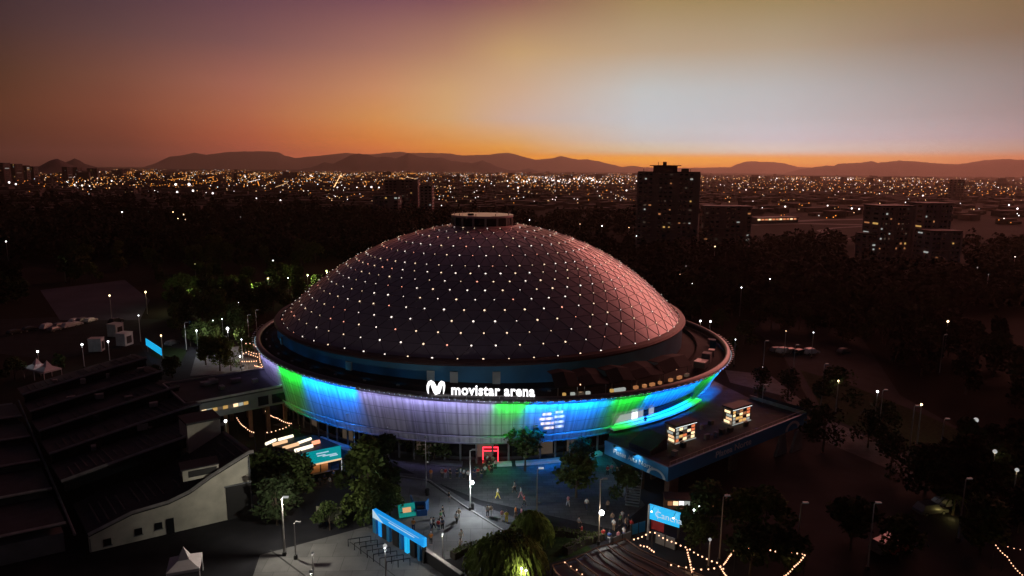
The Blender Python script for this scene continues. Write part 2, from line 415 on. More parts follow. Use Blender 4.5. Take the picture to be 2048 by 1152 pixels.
ridge('mountains', [(270,345),(288,334),(314,325),(340,313),(360,311),(389,305),(413,309.5),(448,305),(475,303),(503,302.6),(535,303),(555,303.6),(569,311),(590,316),(621,313),(660,309),(694,306),(740,309),(797,303),(820,306),(846,305.5),(902,307),(923,311),(981,309),(1000,306),(1016,305),(1040,311),(1069,319),(1104,316.6),(1122,311.6),(1157,319.6),(1175,318),(1198,322.5),(1245,333.6),(1262,331),(1283,334),(1340,336),(1409,335),(1461,334.5),(1474,328),(1498,322),(1520,323.5),(1547,324),(1576,328),(1597,334),(1640,335),(1700,340)], 21000, 3000)
ridge('mountains', [(1560,349),(1597,339),(1631,334),(1652,331),(1668,332),(1675.5,328),(1700,326),(1720,325.5),(1743,322),(1756,325.5),(1780,323),(1798,321),(1834,323),(1876,327),(1918,328.6),(1940,325),(1965,321),(2006,317.7),(2048,320),(2120,324)], 14000, 2400)
ridge('mountains', [(55,345),(73,335),(92,325),(106,319),(114.6,317.5),(124,321),(139,328.6),(165,336),(185,343)], 5200, 500)
ridge('mountains', [(100,340),(128,326),(149,317),(160,321),(170,328),(196,335),(240,341)], 8200, 700)

# ------------------------------------------------------------------ arena
RIM_X = 3.05; RIM_R = 52.2; RIM_Z = 12.5
tilt = lambda x, y: -.0286*x-.0186*y
arena = thing('arena', 'huge domed arena wrapped in a ring of blue, green and lavender light', 'arena', (0, 0, 0))
PHI0, PHI1 = -PI, PI
# dome: spherical cap of triangular panels
RS = 59.3; ZC = 37.2-RS
def dome_pt(th, ph, dr=0): return Vector((.15+1.1*(1-th/.845)+(RS+dr)*math.sin(th)*math.cos(ph), (RS+dr)*math.sin(th)*math.sin(ph), ZC+(RS+dr)*math.cos(th)))
ROWS = [(47.9,64),(45.4,64),(43.0,64),(40.6,64),(38.2,64),(35.8,64),(33.5,64),(31.2,64),(28.9,64),(26.6,64),(23.0,56),(19.4,46),(15.5,36),(11.9,28),(8.6,20)]
b = MB(); rad = [48.45]+[r for r, n in ROWS]+[6.5]
ncol = 128
vs = []
for i, t in enumerate(rad):
    for j in range(ncol): vs.append(dome_pt(R_(t), 2*PI*j/ncol))
b.add(vs, [(i*ncol+j, i*ncol+(j+1) % ncol, (i+1)*ncol+(j+1) % ncol, (i+1)*ncol+j) for i in range(len(rad)-1) for j in range(ncol)])
# dome skin material: thin coated sheet with panel-to-panel tone differences
m = mat('dome_skin', (.30,.26,.29), .42, .35, var=0, coat=.6)
t = m.node_tree; B = t.nodes['Principled BSDF']; tcx = t.nodes.new('ShaderNodeTexCoord')
vo = t.nodes.new('ShaderNodeTexVoronoi'); vo.inputs['Scale'].default_value = .28; t.links.new(tcx.outputs['Object'], vo.inputs['Vector'])
nz = t.nodes.new('ShaderNodeTexNoise'); nz.inputs['Scale'].default_value = .06; nz.inputs['Detail'].default_value = 5; t.links.new(tcx.outputs['Object'], nz.inputs['Vector'])
mxx = t.nodes.new('ShaderNodeMix'); mxx.data_type = 'RGBA'; mxx.inputs[6].default_value = (.21,.175,.22,1); mxx.inputs[7].default_value = (.34,.29,.35,1)
sv = t.nodes.new('ShaderNodeSeparateColor'); t.links.new(vo.outputs['Color'], sv.inputs[0])
t.links.new(math_node('ADD', math_node('MULTIPLY', sv.outputs[0], .45, t), math_node('MULTIPLY', nz.outputs[0], .55, t), t), mxx.inputs[0]); t.links.new(mxx.outputs[2], B.inputs['Base Color'])
M['dome_skin'] = m
B.inputs['Coat Roughness'].default_value = .28; B.inputs['Coat IOR'].default_value = 2.0; B.inputs['Coat Weight'].default_value = 1.0; B.inputs['Sheen Weight'].default_value = 1.0; B.inputs['Sheen Roughness'].default_value = .35; B.inputs['Sheen Tint'].default_value = (1,.62,.6,1)
dome = b.build('dome', 'dome_skin', arena, smooth=True)
# seams
M['seam'] = mat('seam', (.13,.10,.12), .6, var=0)
b = MB(); nodes = []
for k, (th, n) in enumerate(ROWS):
    off = (k % 2)*.5
    nodes.append([(R_(th), 2*PI*(j+off)/n-PI/2) for j in range(n)])
def seam(p, q, w=.07):
    p, q = Vector(p), Vector(q); nrm = ((p+q)/2-Vector((0, 0, ZC))).normalized(); side = (q-p).cross(nrm).normalized()*w
    h = nrm*.05
    b.add([p-side, q-side, q+side, p+side, p-side+h, q-side+h, q+side+h, p+side+h], [(4,5,6,7),(0,4,7,3),(1,2,6,5),(0,1,5,4),(3,7,6,2)])
for k, row in enumerate(nodes):
    n = len(row)
    for j in range(n):
        seam(dome_pt(*row[j]), dome_pt(*row[(j+1) % n]), .035)
        if k+1 < len(nodes):
            nx = nodes[k+1]; m2 = len(nx); a = row[j][1]
            order = sorted(range(m2), key=lambda i: abs((nx[i][1]-a+PI) % (2*PI)-PI))[:2]
            for i in order: seam(dome_pt(*row[j]), dome_pt(*nx[i]), .042)
seams = b.build('seam_lattice', 'seam', dome)
# edge beam and drum
b = MBR(); b.ring([(44.2,16.95),(45.3,16.8),(45.6,17.2),(45.3,17.6),(44.3,17.75)], 128, closed_prof=True); b.build('eave_beam', mat('eave', (.10,.05,.045), .5, .3, var=.1), dome, smooth=False)
b = MB(); b.ring([(45.0,12.0),(45.0,16.8)], 128); drum = b.build('drum_wall', 'drum_blue', arena, smooth=True)
b = MB()
for ph in [-.5*PI+R_(a) for a in (-62,-31,-11,-6,3)]:
    b2 = MBR(); c0 = Vector((45.15*math.cos(ph), 45.15*math.sin(ph), 14.6)); b2.box(c0, (.25,1.3,2.4), ph)
    b2.build('wall_panel', 'wall_cream', drum)
# lantern on top
lant = thing('x', None, None); bpy.data.objects.remove(lant)
b = MBR(); b.ring([(6.7,35.4),(6.7,38.6)], 48); lan = b.build('lantern', 'black', arena)
b = MBR(); b.ring([(0,39.0),(7.0,39.0),(7.0,38.55),(0,38.55)], 48); b.build('lantern_roof', mat('lantern_sheet', (.8,.55,.56), .3, .2, var=.1, coat=1), lan)
b = MBR(); b.ring([(6.75,35.3),(7.0,35.3),(7.0,35.9),(6.75,35.9)], 48, closed_prof=True); b.build('lantern_sill', 'roof_band', lan)
for i in range(16):
    a = 2*PI*i/16+.1; MBR().box((6.85*math.cos(a), 6.85*math.sin(a), 37.2), (.18,.45,2.7), a).build('lantern_post', 'wall_cream', lan)
for i in range(9):
    a = 2*PI*i/9+.3; MBR().tube([(6.3*math.cos(a), 6.3*math.sin(a), 39), (6.3*math.cos(a), 6.3*math.sin(a), 39.45)], .09, 5).build('roof_vent', 'steel', lan)
MBR().box((-2.6,-2.5,39.2), (1.2,.8,.35), .3).build('roof_hatch', 'roof_dark', lan)
# dome lights at the lattice nodes
vis = []
for row in nodes:
    for th, ph in row:
        p = dome_pt(th, ph, .12)
        n_ = (p-Vector((0, 0, ZC))).normalized()
        if n_.dot(CAM-p) > -3: vis.append((p, (p-CAM).length))
        elif random.random() < 1: vis.append((p, 900+(p-CAM).length))
vis.sort(key=lambda q: q[1])
bulbs = {}
kinds = ['dome_bulb']*6+['dome_bulb_white']*5+['dome_bulb_red']*2
def cap_light(b, p, n, r):
    "low disc-shaped fixture lying on the skin"
    n = n.normalized(); u = n.orthogonal().normalized(); w = n.cross(u); k = 7
    vs = [p+(u*math.cos(2*PI*j/k)+w*math.sin(2*PI*j/k))*r for j in range(k)]+[p+(u*math.cos(2*PI*j/k)+w*math.sin(2*PI*j/k))*r*.6+n*r*.28 for j in range(k)]
    b.add(vs, [(j, (j+1) % k, k+(j+1) % k, k+j) for j in range(k)]+[tuple(range(k, 2*k))]); return b
protob = {k: cap_light(MB(), Vector((0, 0, 0)), Vector((0, 0, 1)), .15).build('node_light', k) for k in ('dome_bulb', 'dome_bulb_red', 'dome_bulb_white')}
rest = {k: MB() for k in ('a',)}
mids = [q for q in vis if q[1] < 900]
for i, (p, dd) in enumerate(mids[:100]):
    src = protob[random.choice(kinds)]; o = src.copy(); COL.objects.link(o); o.parent = arena; o.location = p-(p-Vector((.35, 0, ZC))).normalized()*.04
    o.rotation_euler = (p-Vector((.35, 0, ZC))).to_track_quat('Z', 'Y').to_euler(); sc_ = random.choice([.6, .8, .9, 1, 1, 1.1, 1.2]); o.scale = (sc_, sc_, sc_)
restb = MB()
for p, dd in vis[100:]: nn_ = (p-Vector((.35, 0, ZC))).normalized(); cap_light(restb, p-nn_*.04, nn_, random.uniform(.08, .17))
ro = restb.build('node_lights', 'dome_bulb', arena); ro['kind'] = 'stuff'
ro.data.materials.append(M['dome_bulb_white']); ro.data.materials.append(M['dome_bulb_red'])
for p in ro.data.polygons: p.material_index = (0, 0, 1, 1, 2)[(p.index//8*7) % 5]
for o in protob.values(): bpy.data.objects.remove(o)

# ring roof
b = MB(); nseg = 160
vs = []
for i in range(nseg):
    a = 2*PI*i/nseg; x0, y0 = 44.9*math.cos(a), 44.9*math.sin(a); x1, y1 = RIM_X+(RIM_R-.8)*math.cos(a), (RIM_R-.8)*math.sin(a)
    for s in (0, .3, .33, .66, .69, 1):
        x, y = x0+(x1-x0)*s, y0+(y1-y0)*s
        vs.append((x, y, RIM_Z-.75+tilt(x, y)+(1.3*(1-s))+(0, .0, -.28, -.28, -.5, -.5)[(0, .3, .33, .66, .69, 1).index(s)]))
b.add(vs, [(i*6+j, ((i+1) % nseg)*6+j, ((i+1) % nseg)*6+j+1, i*6+j+1) for i in range(nseg) for j in range(5)])
b.recalc = True
b.build('ring_roof', 'ring_roof', arena)
# rim lip
def rimz(x, y): return RIM_Z+tilt(x, y)
b = MBR(); prof = [(RIM_R-1.05,-.9),(RIM_R-1.0,-.1),(RIM_R-.85,.22),(RIM_R-.5,.35),(RIM_R+.05,.1),(RIM_R+.15,-.4),(RIM_R-.05,-.75),(RIM_R-.4,-.95)]
b.ring(prof, 192, centre=(RIM_X, 0), zf=rimz, closed_prof=True); b.build('rim', 'rim_metal', arena, smooth=True)
# light curtain (facade): cone of vertical mesh strips
m = bpy.data.materials.new('curtain'); m.use_nodes = True; t = m.node_tree; B = t.nodes['Principled BSDF']
B.inputs['Roughness'].default_value = .55; B.inputs['Metallic'].default_value = .1
tcx = t.nodes.new('ShaderNodeTexCoord'); sp = t.nodes.new('ShaderNodeSeparateXYZ'); t.links.new(tcx.outputs['Object'], sp.inputs[0])
an = math_node('ARCTAN2', sp.outputs['Y'], math_node('SUBTRACT', sp.outputs['X'], RIM_X, t), t)
fine = math_node('SINE', math_node('MULTIPLY', an, 420, t), None, t)
nzz = t.nodes.new('ShaderNodeTexNoise'); nzz.noise_dimensions = '2D'; nzz.inputs['Scale'].default_value = 1.0; nzz.inputs['Detail'].default_value = 4
cb = t.nodes.new('ShaderNodeCombineXYZ'); t.links.new(math_node('MULTIPLY', an, 60, t), cb.inputs[0]); t.links.new(math_node('MULTIPLY', sp.outputs['Z'], .12, t), cb.inputs[1]); t.links.new(cb.outputs[0], nzz.inputs['Vector'])
f1 = math_node('ADD', math_node('MULTIPLY', fine, .10, t), math_node('MULTIPLY', nzz.outputs[0], 1.0, t), t)
jv = math_node('LESS_THAN', math_node('FRACT', math_node('MULTIPLY', an, 28.65, t), None, t), .06, t)
jh = math_node('LESS_THAN', math_node('FRACT', math_node('MULTIPLY', sp.outputs['Z'], .47, t), None, t), .05, t)
f1 = math_node('SUBTRACT', f1, math_node('MULTIPLY', math_node('MAXIMUM', jv, jh, t), .75, t), t)
mq = t.nodes.new('ShaderNodeMix'); mq.data_type = 'RGBA'; mq.inputs[6].default_value = (.22,.22,.24,1); mq.inputs[7].default_value = (.60,.60,.62,1)
t.links.new(f1, mq.inputs[0]); t.links.new(mq.outputs[2], B.inputs['Base Color'])
tr = t.nodes.new('ShaderNodeBsdfTransparent'); ms = t.nodes.new('ShaderNodeMixShader')
hol = math_node('ADD', .20, math_node('MULTIPLY', math_node('SINE', math_node('MULTIPLY', an, 300, t), None, t), .10, t), t)
t.links.new(hol, ms.inputs[0]); t.links.new(B.outputs[0], ms.inputs[1]); t.links.new(tr.outputs[0], ms.inputs[2])
t.links.new(ms.outputs[0], t.nodes['Material Output'].inputs['Surface']); M['curtain'] = m
def phi_of(px):
    lo, hi = -PI/2-R_(74), -PI/2+R_(78)
    for _ in range(40):
        q = (lo+hi)/2; P = (RIM_X+RIM_R*math.cos(q), RIM_R*math.sin(q), rimz(RIM_R*math.cos(q), RIM_R*math.sin(q)))
        if pj(P)[0] < px: lo = q
        else: hi = q
    return lo
phi_gl, phi_gr = phi_of(1262), phi_of(1425)
def curtain_bottom(a):
    # the mesh ends higher where the club windows look onto the terrace
    a = (a+PI) % (2*PI)-PI
    if phi_gl < a < phi_gr: return 8.3
    return 4.9
b = MB(); vs = []; nseg = 360
for i in range(nseg):
    a = 2*PI*i/nseg-PI; zb = curtain_bottom(a)
    for s in (0, .25, .5, .75, 1):
        z = RIM_Z-.85+tilt(RIM_R*math.cos(a), RIM_R*math.sin(a))*(1-s); z = z+(zb-(RIM_Z-.85))*s
        r = RIM_R-.25-(RIM_Z-.85-(z-tilt(RIM_R*math.cos(a), RIM_R*math.sin(a))*(1-s)))*.43
        vs.append((RIM_X*(1-s*.4)+r*math.cos(a), r*math.sin(a), z))
b.add(vs, [(i*5+j, ((i+1) % nseg)*5+j, ((i+1) % nseg)*5+j+1, i*5+j+1) for i in range(nseg) for j in range(4)])
cur = b.build('light_curtain', 'curtain', arena, smooth=True)
# floor edge seen through the mesh, ledge line
b = MBR(); b.ring([(50.0,6.25),(50.15,6.25),(50.15,6.45),(50.0,6.45)], 160, centre=(1.9, 0), closed_prof=True); b.build('edge_rail', 'concrete', cur)
# inner wall behind the mesh
b = MB(); b.ring([(44.5,0),(44.5,4.75),(46.8,4.75),(46.8,12)], 120, centre=(1.5, 0)); inner = b.build('inner_wall', mat('inner_paint', (.06,.065,.075), .8), arena)
b = MBR(); b.ring([(46.85,4.78),(49.2,4.78),(49.2,4.98),(46.85,4.98)], 160, centre=(1.8, 0), closed_prof=True); b.build('soffit', mat('soffit_paint', (.10,.10,.11), .8), arena)
# ground floor: glazed bays and columns
ph = -PI/2-R_(66); k = 0
lit = {5: 'win_dim', 9: 'win_dim', 14: 'win_white', 15: 'win_dim', 18: 'win_dim', 19: 'shop_warm', 22: 'win_dim', 23: 'win_dim', 24: 'win_dim', 25: 'win_orange', 30: 'win_yellow', 31: 'win_dim'}
while ph < -PI/2+R_(66):
    c0 = Vector((1.5+44.58*math.cos(ph), 44.58*math.sin(ph), 0))
    MBR().box(c0+Vector((0, 0, 1.9)), (.12,2.6,2.6), ph).build('glazed_bay', M['win_dim'] if k in lit and k % 2 else M['dark_glass'], inner)
    cc = ph+R_(1.7); MBR().tube([(1.5+45.9*math.cos(cc), 45.9*math.sin(cc), 0), (1.5+45.9*math.cos(cc), 45.9*math.sin(cc), 4.77)], .17, 8).build('column', 'wall_grey', inner)
    ph += R_(3.4)*1.0; k += 1
# warm rooms behind the mesh
for (x0, x1, z, mt) in ((1116,1140,6.9,'room_warm'),(1144,1162,7.0,'room_white'),(1112,1140,7.7,'room_warm'),(1143,1163,7.8,'room_white'),(1108,1138,8.5,'room_warm'),(1142,1164,8.7,'room_white'),(1116,1135,9.3,'room_warm'),(1144,1160,9.5,'room_white'),
                        (905,922,9.2,'win_white'),(930,950,8.8,'win_white'),(880,890,9.4,'win_dim')):
    a0, a1 = phi_of(x0), phi_of(x1)
    b = MBR(); b.ring([(49.0,z),(49.08,z),(49.08,z+.4),(49.0,z+.4)], 6, a0, a1, centre=(1.5, 0), closed_prof=True)
    b.build('room_light', mt, inner)
# club windows above the terrace
n = 16
for i in range(n):
    a = phi_gl+(phi_gr-phi_gl)*(i+.5)/n; c0 = Vector((1.9+49.2*math.cos(a), 49.2*math.sin(a), 7.35))
    mt = 'win_white' if i in (0, 1, 2, 4, 6) else ('shop_white' if i == 3 else 'dark_glass')
    MBR().box(c0, (.12, 1.45, 1.7), a).build('club_window', mt, inner)
b = MBR(); b.ring([(48.5,6.0),(51.2,6.0),(51.2,6.35),(48.5,6.35)], 40, phi_gl-.02, phi_gr+.02, centre=(1.9, 0), closed_prof=True); b.build('balcony_slab', 'white_paint', arena)
# low plinth bench around the foot
for x0, x1 in ((598,706),(1006,1052),(1062,1168),(1180,1262),(860,935)):
    a_ = (phi_of(x0)+phi_of(x1))/2; cl_ = {598: (.0,.2,1), 1006: (.0,1,.45), 1062: (.0,.25,1), 1180: (.0,.75,.85), 860: (.5,.4,.8)}[x0]; wd_ = abs(phi_of(x1)-phi_of(x0))*46
    lb_ = MBR().box((1.5+48.3*math.cos(a_), 48.3*math.sin(a_), 4.66), (.3, wd_, .12), a_).build('soffit_light', 'steel', arena)
    light('AREA', 'soffit_lamp', (1.5+48.6*math.cos(a_), 48.6*math.sin(a_), 4.5), (120 if x0 != 860 else 25)*wd_/6, cl_, lb_, wd_, .3, (1.5+50.5*math.cos(a_), 50.5*math.sin(a_), 0), R_(150))
    b = MBR(); b.ring([(46.3,0),(47.3,0),(47.3,.5),(46.3,.5)], 24, phi_of(x0), phi_of(x1), centre=(1.5, 0), closed_prof=True); b.build('plinth', 'white_paint' if x0 != 860 else 'wall_grey', arena)

# LED wash fixtures under the rim: colour zones round the ring
LAV, GRN, BLU, CYN, PNK = (.50,.45,1.0), (.01,1.0,.05), (.0,.21,1.0), (.0,.55,.7), (.75,.42,.62)
ZONES = [(500,LAV),(556,GRN),(604,BLU),(714,LAV),(1002,GRN),(1056,CYN),(1070,BLU),(1212,CYN),(1226,GRN),(1296,BLU),(1400,GRN),(1436,BLU),(1457,PNK)]
def zone(px):
    c = PNK if px < 500 else LAV
    for x, q in ZONES:
        if px >= x: c = q
    return c
STEP = R_(2.0); a = -PI/2-R_(88); fx = 0
while a < -PI/2+R_(92):
    x, y = RIM_X+(RIM_R+.75)*math.cos(a), (RIM_R+.75)*math.sin(a); z = rimz(x-RIM_X, y)-.15
    inside = -PI/2-R_(74) < a < -PI/2+R_(76)
    c = zone(pj((RIM_X+RIM_R*math.cos(a), RIM_R*math.sin(a), z))[0]) if inside else ((.35,.3,.9) if a < -PI/2 else BLU)
    hb = MBR(); hb.box((RIM_X+(RIM_R+.55)*math.cos(a), (RIM_R+.55)*math.sin(a), z+.12), (.45,.35,.12), a)
    fo = hb.build('wash_fixture', 'steel', arena)
    k = {LAV: .40, GRN: .85, BLU: 3.2, CYN: .8, PNK: .35}.get(c, .5)*random.uniform(.85, 1.15)
    tx, ty = RIM_X*.8+(RIM_R-2.5)*math.cos(a), (RIM_R-2.5)*math.sin(a)
    lo = light('AREA', 'wash_lamp', (x, y, z), 105*k, c, fo, 1.7, .25, (tx, ty, z-4.2), R_(60))
    a += STEP; fx += 1
# small LED dots along the rim edge between fixtures
b = MB(); a = -PI/2-R_(76)
while a < -PI/2+R_(74):
    x, y = RIM_X+(RIM_R+.2)*math.cos(a), (RIM_R+.2)*math.sin(a); z = rimz(x-RIM_X, y)-.35
    b.ball((x, y, z), .06, 4, 3); a += R_(1.0)
o = b.build('rim_dots', 'led_dot', arena); o['kind'] = 'stuff'
# blue uplights on the drum
for i in range(13):
    a = -PI/2+R_(-78+7.5*i); r = 48.2; x, y = 1+r*math.cos(a), r*math.sin(a); z = RIM_Z+tilt(x, y)+.1
    fo = MBR().box((x, y, z), (.3,.5,.25), a).build('drum_uplight', 'steel', arena)
    light('AREA', 'drum_lamp', (x-.2*math.cos(a), y-.2*math.sin(a), z+.25), 5, (.0,.45,1), fo, .5, .3, (44.9*math.cos(a), 44.9*math.sin(a), z+2.2))

# rooftop lounge: dark awnings, people-height counters and lamps beneath
an_x = [1128, 1185, 1245, 1300, 1360, 1418]
angs = [phi_of(x) for x in an_x]
for i in range(5):
    a0, a1 = angs[i]+.004, angs[i+1]-.004; b = MBR()
    rin, rout = 46.2, 51.0
    P = []
    for r, dz in ((rin, 3.4), ((rin+rout)/2, 2.9 if i % 2 else 3.6), (rout-.2*i, 1.9)):
        for a in (a0, (a0+a1)/2, a1):
            x, y = 1.8+r*math.cos(a), r*math.sin(a); P.append(Vector((x, y, RIM_Z+tilt(x, y)+dz+(.35 if a == (a0+a1)/2 else 0)-.45)))
    for p in list(P): P.append(p-Vector((0, 0, .08)))
    F = [(j*3+k, j*3+k+1, (j+1)*3+k+1, (j+1)*3+k) for j in range(2) for k in range(2)]
    b.add(P, F+[tuple(q+9 for q in f)[::-1] for f in F]+[(0,1,10,9),(1,2,11,10),(6,7,16,15),(7,8,17,16),(0,3,12,9),(3,6,15,12),(2,5,14,11),(5,8,17,14)])
    aw = b.build('awning', 'canopy_cloth', arena)
    for a in (a0+.01, a1-.01):
        x, y = 1.8+(rout-.3*i-.2)*math.cos(a), (rout-.3*i-.2)*math.sin(a); MBR().tube([(x, y, RIM_Z+tilt(x, y)-1), (x, y, RIM_Z+tilt(x, y)+1.4)], .07, 5).build('awning_post', 'steel', aw)
loc_l = [(1150,'win_yellow',.35),(1168,'win_white',.5),(1186,'win_dim',.6),(1200,'win_white',.5),(1250,'win_yellow',.4),(1262,'win_white',1.0),(1272,'win_white',.8),(1300,'win_orange',.6),(1318,'win_orange',.5),(1334,'win_orange',.7),(1350,'win_orange',.4),(1372,'win_orange',.6),(1390,'win_orange',.8),(1405,'win_dim',.8)]
for x, mt, w in loc_l:
    a = phi_of(x); r = 50.2; c0 = Vector((2+r*math.cos(a), r*math.sin(a), 0)); c0.z = RIM_Z+tilt(c0.x, c0.y)+.05
    MBR().box(c0, (.5, w*1.3, .5), a).build('lounge_counter', mt, arena)
for x in (1190, 1330, 1395):
    a = phi_of(x); c0 = Vector((2+49.0*math.cos(a), 49.0*math.sin(a), 0)); c0.z = RIM_Z+tilt(c0.x, c0.y)+1.2
    fo = MBR().ball(c0, .12, 6, 4).build('lounge_lamp', 'bulb', arena); light('POINT', 'lounge_glow', c0-Vector((0, 0, .3)), 14, (1,.6,.3), fo, .12)
# roof plant on the east side of the ring
for px, h_, w_, mt in ((1380,2.0,1.6,'roof_band'),(1396,1.4,1.2,'steel'),(1410,2.4,1.2,'drum_blue'),(1370,1.2,2.2,'steel'),(1425,1.2,1.0,'roof_band')):
    a = phi_of(1440)+R_((px-1370)*.45); c0 = Vector((3+48.6*math.cos(a), 48.6*math.sin(a), 0)); zz = RIM_Z+tilt(c0.x, c0.y)-.2
    MBR().box((c0.x, c0.y, zz+h_/2), (w_, w_*1.2, h_), a).build('roof_plant', mt, arena)

# sign on the front of the rim
aM = phi_of(966)
cen = Vector((RIM_X+(RIM_R+.1)*math.cos(aM), (RIM_R+.1)*math.sin(aM), 0)); cen.z = rimz(cen.x-RIM_X, cen.y)
tx = Vector((-math.sin(aM), math.cos(aM), 0)).normalized()
if tx.x < 0: tx = -tx
sign = MBR().box(cen+Vector((0, 0, .52)), (16.2,.12,.14), math.atan2(tx.y, tx.x)).build('sign', 'roof_band', arena, label='white lit lettering with a swooping letter mark on the rim')
for u in (-8, -5.4, -2.6, 0, 2.6, 5.4, 8):
    MBR().box(cen+tx*u+Vector((0, .1, .3)), (.1,.3,.5), math.atan2(tx.y, tx.x)).build('sign_bracket', 'steel', sign)
sl = (tx+Vector((0, 0, -.012))).normalized()
base = cen+Vector((0, 0, .68))+Vector((0, -.12, 0))
text('movistar arena', 2.3, base+tx*1.55, sl, (0, 0, 1), 'sign_white', sign, off=.06, extrude=.1, sx=.88, sp=1.07)
# the letter mark: two humps drawn with a swelling stroke
def stroke(pts, widths, o, X, U, depth=.12):
    b = MBR(); n = len(pts); Lp = []; Rp = []
    for i in range(n):
        d = (Vector(pts[min(i+1, n-1)])-Vector(pts[max(i-1, 0)])).normalized(); nn = Vector((-d.y, d.x))*widths[i]/2
        Lp.append(Vector(pts[i])+nn); Rp.append(Vector(pts[i])-nn)
    Z = X.cross(U)*depth; V = []
    for q in Lp+Rp: V.append(o+X*q.x+U*q.y+Z)
    for q in Lp+Rp: V.append(o+X*q.x+U*q.y-Z)
    F = []
    for i in range(n-1): F += [(i, i+1, n+i+1, n+i), (2*n+i, 3*n+i, 3*n+i+1, 2*n+i+1), (i, 2*n+i, 2*n+i+1, i+1), (n+i, n+i+1, 3*n+i+1, 3*n+i)]
    F += [(0, n, 3*n, 2*n), (n-1, 3*n-1, 4*n-1, 2*n-1)]
    b.add(V, F); return b
mp = [(0,.2),(-.12,.9),(-.05,1.6),(.2,2.05),(.5,2.2),(.8,2.0),(1.1,1.4),(1.4,.75),(1.62,.4),(1.85,.55),(2.1,1.15),(2.4,1.9),(2.65,2.2),(2.9,2.12),(3.08,1.6),(3.05,.9),(2.95,.2)]
mw = [.12,.36,.5,.62,.72,.80,.92,.98,1.0,.95,.9,.74,.62,.55,.42,.30,.10]
stroke([(x*.8, y*.95) for x, y in mp], [w*.82 for w in mw], base-tx*8.55+Vector((0, 0, -.05)), sl, Vector((0, 0, 1))).build('letter_mark', 'sign_white', sign)

# ------------------------------------------------------------------ terrace building (east)
Z5 = 5.5
Aq, Bq, Cq, Dq = at(1212,887,Z5), at(1336,940,Z5), at(1612,830,Z5), at(1500,796,Z5)
ter = thing('terrace_building', 'low terrace building with a blue fascia below the east of the arena', 'building', tuple(Vector((Bq.x, Bq.y, 0))))
Eq = Vector((46.5, -10, Z5)); Fq = Vector((22.5, -43.8, Z5))
deck = MBR().prism([Aq[:2], Bq[:2], Cq[:2], Dq[:2], Eq[:2], Fq[:2]], 5.0, 5.42).build('deck', 'deck', ter)
def fascia(p, q, name, z0=3.75, z1=5.95, th=.3, mt='fascia_blue'):
    dv = Vector((q.x-p.x, q.y-p.y, 0)); mid = (p+q)/2
    return MBR().box((mid.x, mid.y, (z0+z1)/2), (dv.length+.3, th, z1-z0), math.atan2(dv.y, dv.x)).build(name, mt, ter)
f1o = fascia(Aq, Bq, 'fascia'); f2o = fascia(Bq, Cq, 'fascia')
dv = (Cq-Dq); MBR().box(((Cq+Dq)/2)+Vector((0, 0, .1)), (dv.length, .25, 1.0), math.atan2(dv.y, dv.x)).build('parapet', 'roof_band', ter)
e1 = Vector((Bq.x-Aq.x, Bq.y-Aq.y, 0)); n1 = Vector((e1.y, -e1.x, 0)).normalized()
if n1.dot(CAM-Bq) < 0: n1 = -n1
e2 = Vector((Cq.x-Bq.x, Cq.y-Bq.y, 0)); n2 = Vector((e2.y, -e2.x, 0)).normalized()
if n2.dot(CAM-Bq) < 0: n2 = -n2
M['letter_pale'] = mat('letter_pale', (.55,.62,.68), .6, var=0)
pA = Vector((Aq.x, Aq.y, 4.55))+e1*.47+n1*.2
text('Platea Alta Norte', 1.15, pA, e1, (0, 0, 1), 'letter_pale', f1o, extrude=.03)
pB = Vector((Bq.x, Bq.y, 4.4))+e2*.42+n2*.2
text('Platea Norte', 1.5, pB, e2, (0, 0, 1), 'letter_pale', f2o, extrude=.03, sx=1.25)
def arcmark(o, X, R0, R1, par, z):
    b = MBR(); n = 16; V = []
    for sgn in (0, .06):
        for i in range(n+1):
            a = PI*i/n
            for r in (R0, R1): V.append(o+X*(r*1.35*math.cos(a))+Vector((0, 0, r*math.sin(a)*.9))+z*sgn)
    k = 2*(n+1); F = []
    for i in range(n): F += [(2*i, 2*i+1, 2*i+3, 2*i+2), (k+2*i, k+2*i+2, k+2*i+3, k+2*i+1), (2*i, 2*i+2, k+2*i+2, k+2*i), (2*i+1, k+2*i+1, k+2*i+3, 2*i+3)]
    b.add(V, F); return b.build('arch_emblem', 'letter_pale', par)
arcmark(Vector((Aq.x, Aq.y, 3.85))+e1*.84+n1*.17, e1.normalized(), .95, 1.3, f1o, n1)
arcmark(Vector((Bq.x, Bq.y, 3.9))+e2*.88+n2*.17, e2.normalized(), 1.2, 1.7, f2o, n2)
for u in (.22, .55):   # sign lamps over the first fascia
    p = Vector((Aq.x, Aq.y, 6.25))+e1*u+n1*1.0
    fo = MBR().box(p, (.35,.35,.16), math.atan2(e1.y, e1.x)).build('sign_lamp', 'black', f1o)
    MBR().tube([Vector((Aq.x, Aq.y, 5.9))+e1*u+n1*.1, p], .04, 5).build('sign_lamp_arm', 'black', fo)
    light('SPOT', 'sign_glow', p-Vector((0, 0, .12)), 190, (.75,.92,1), fo, .12, aim=Vector((Aq.x, Aq.y, 4.4))+e1*(u+.02)+n1*.15, spread=R_(125))
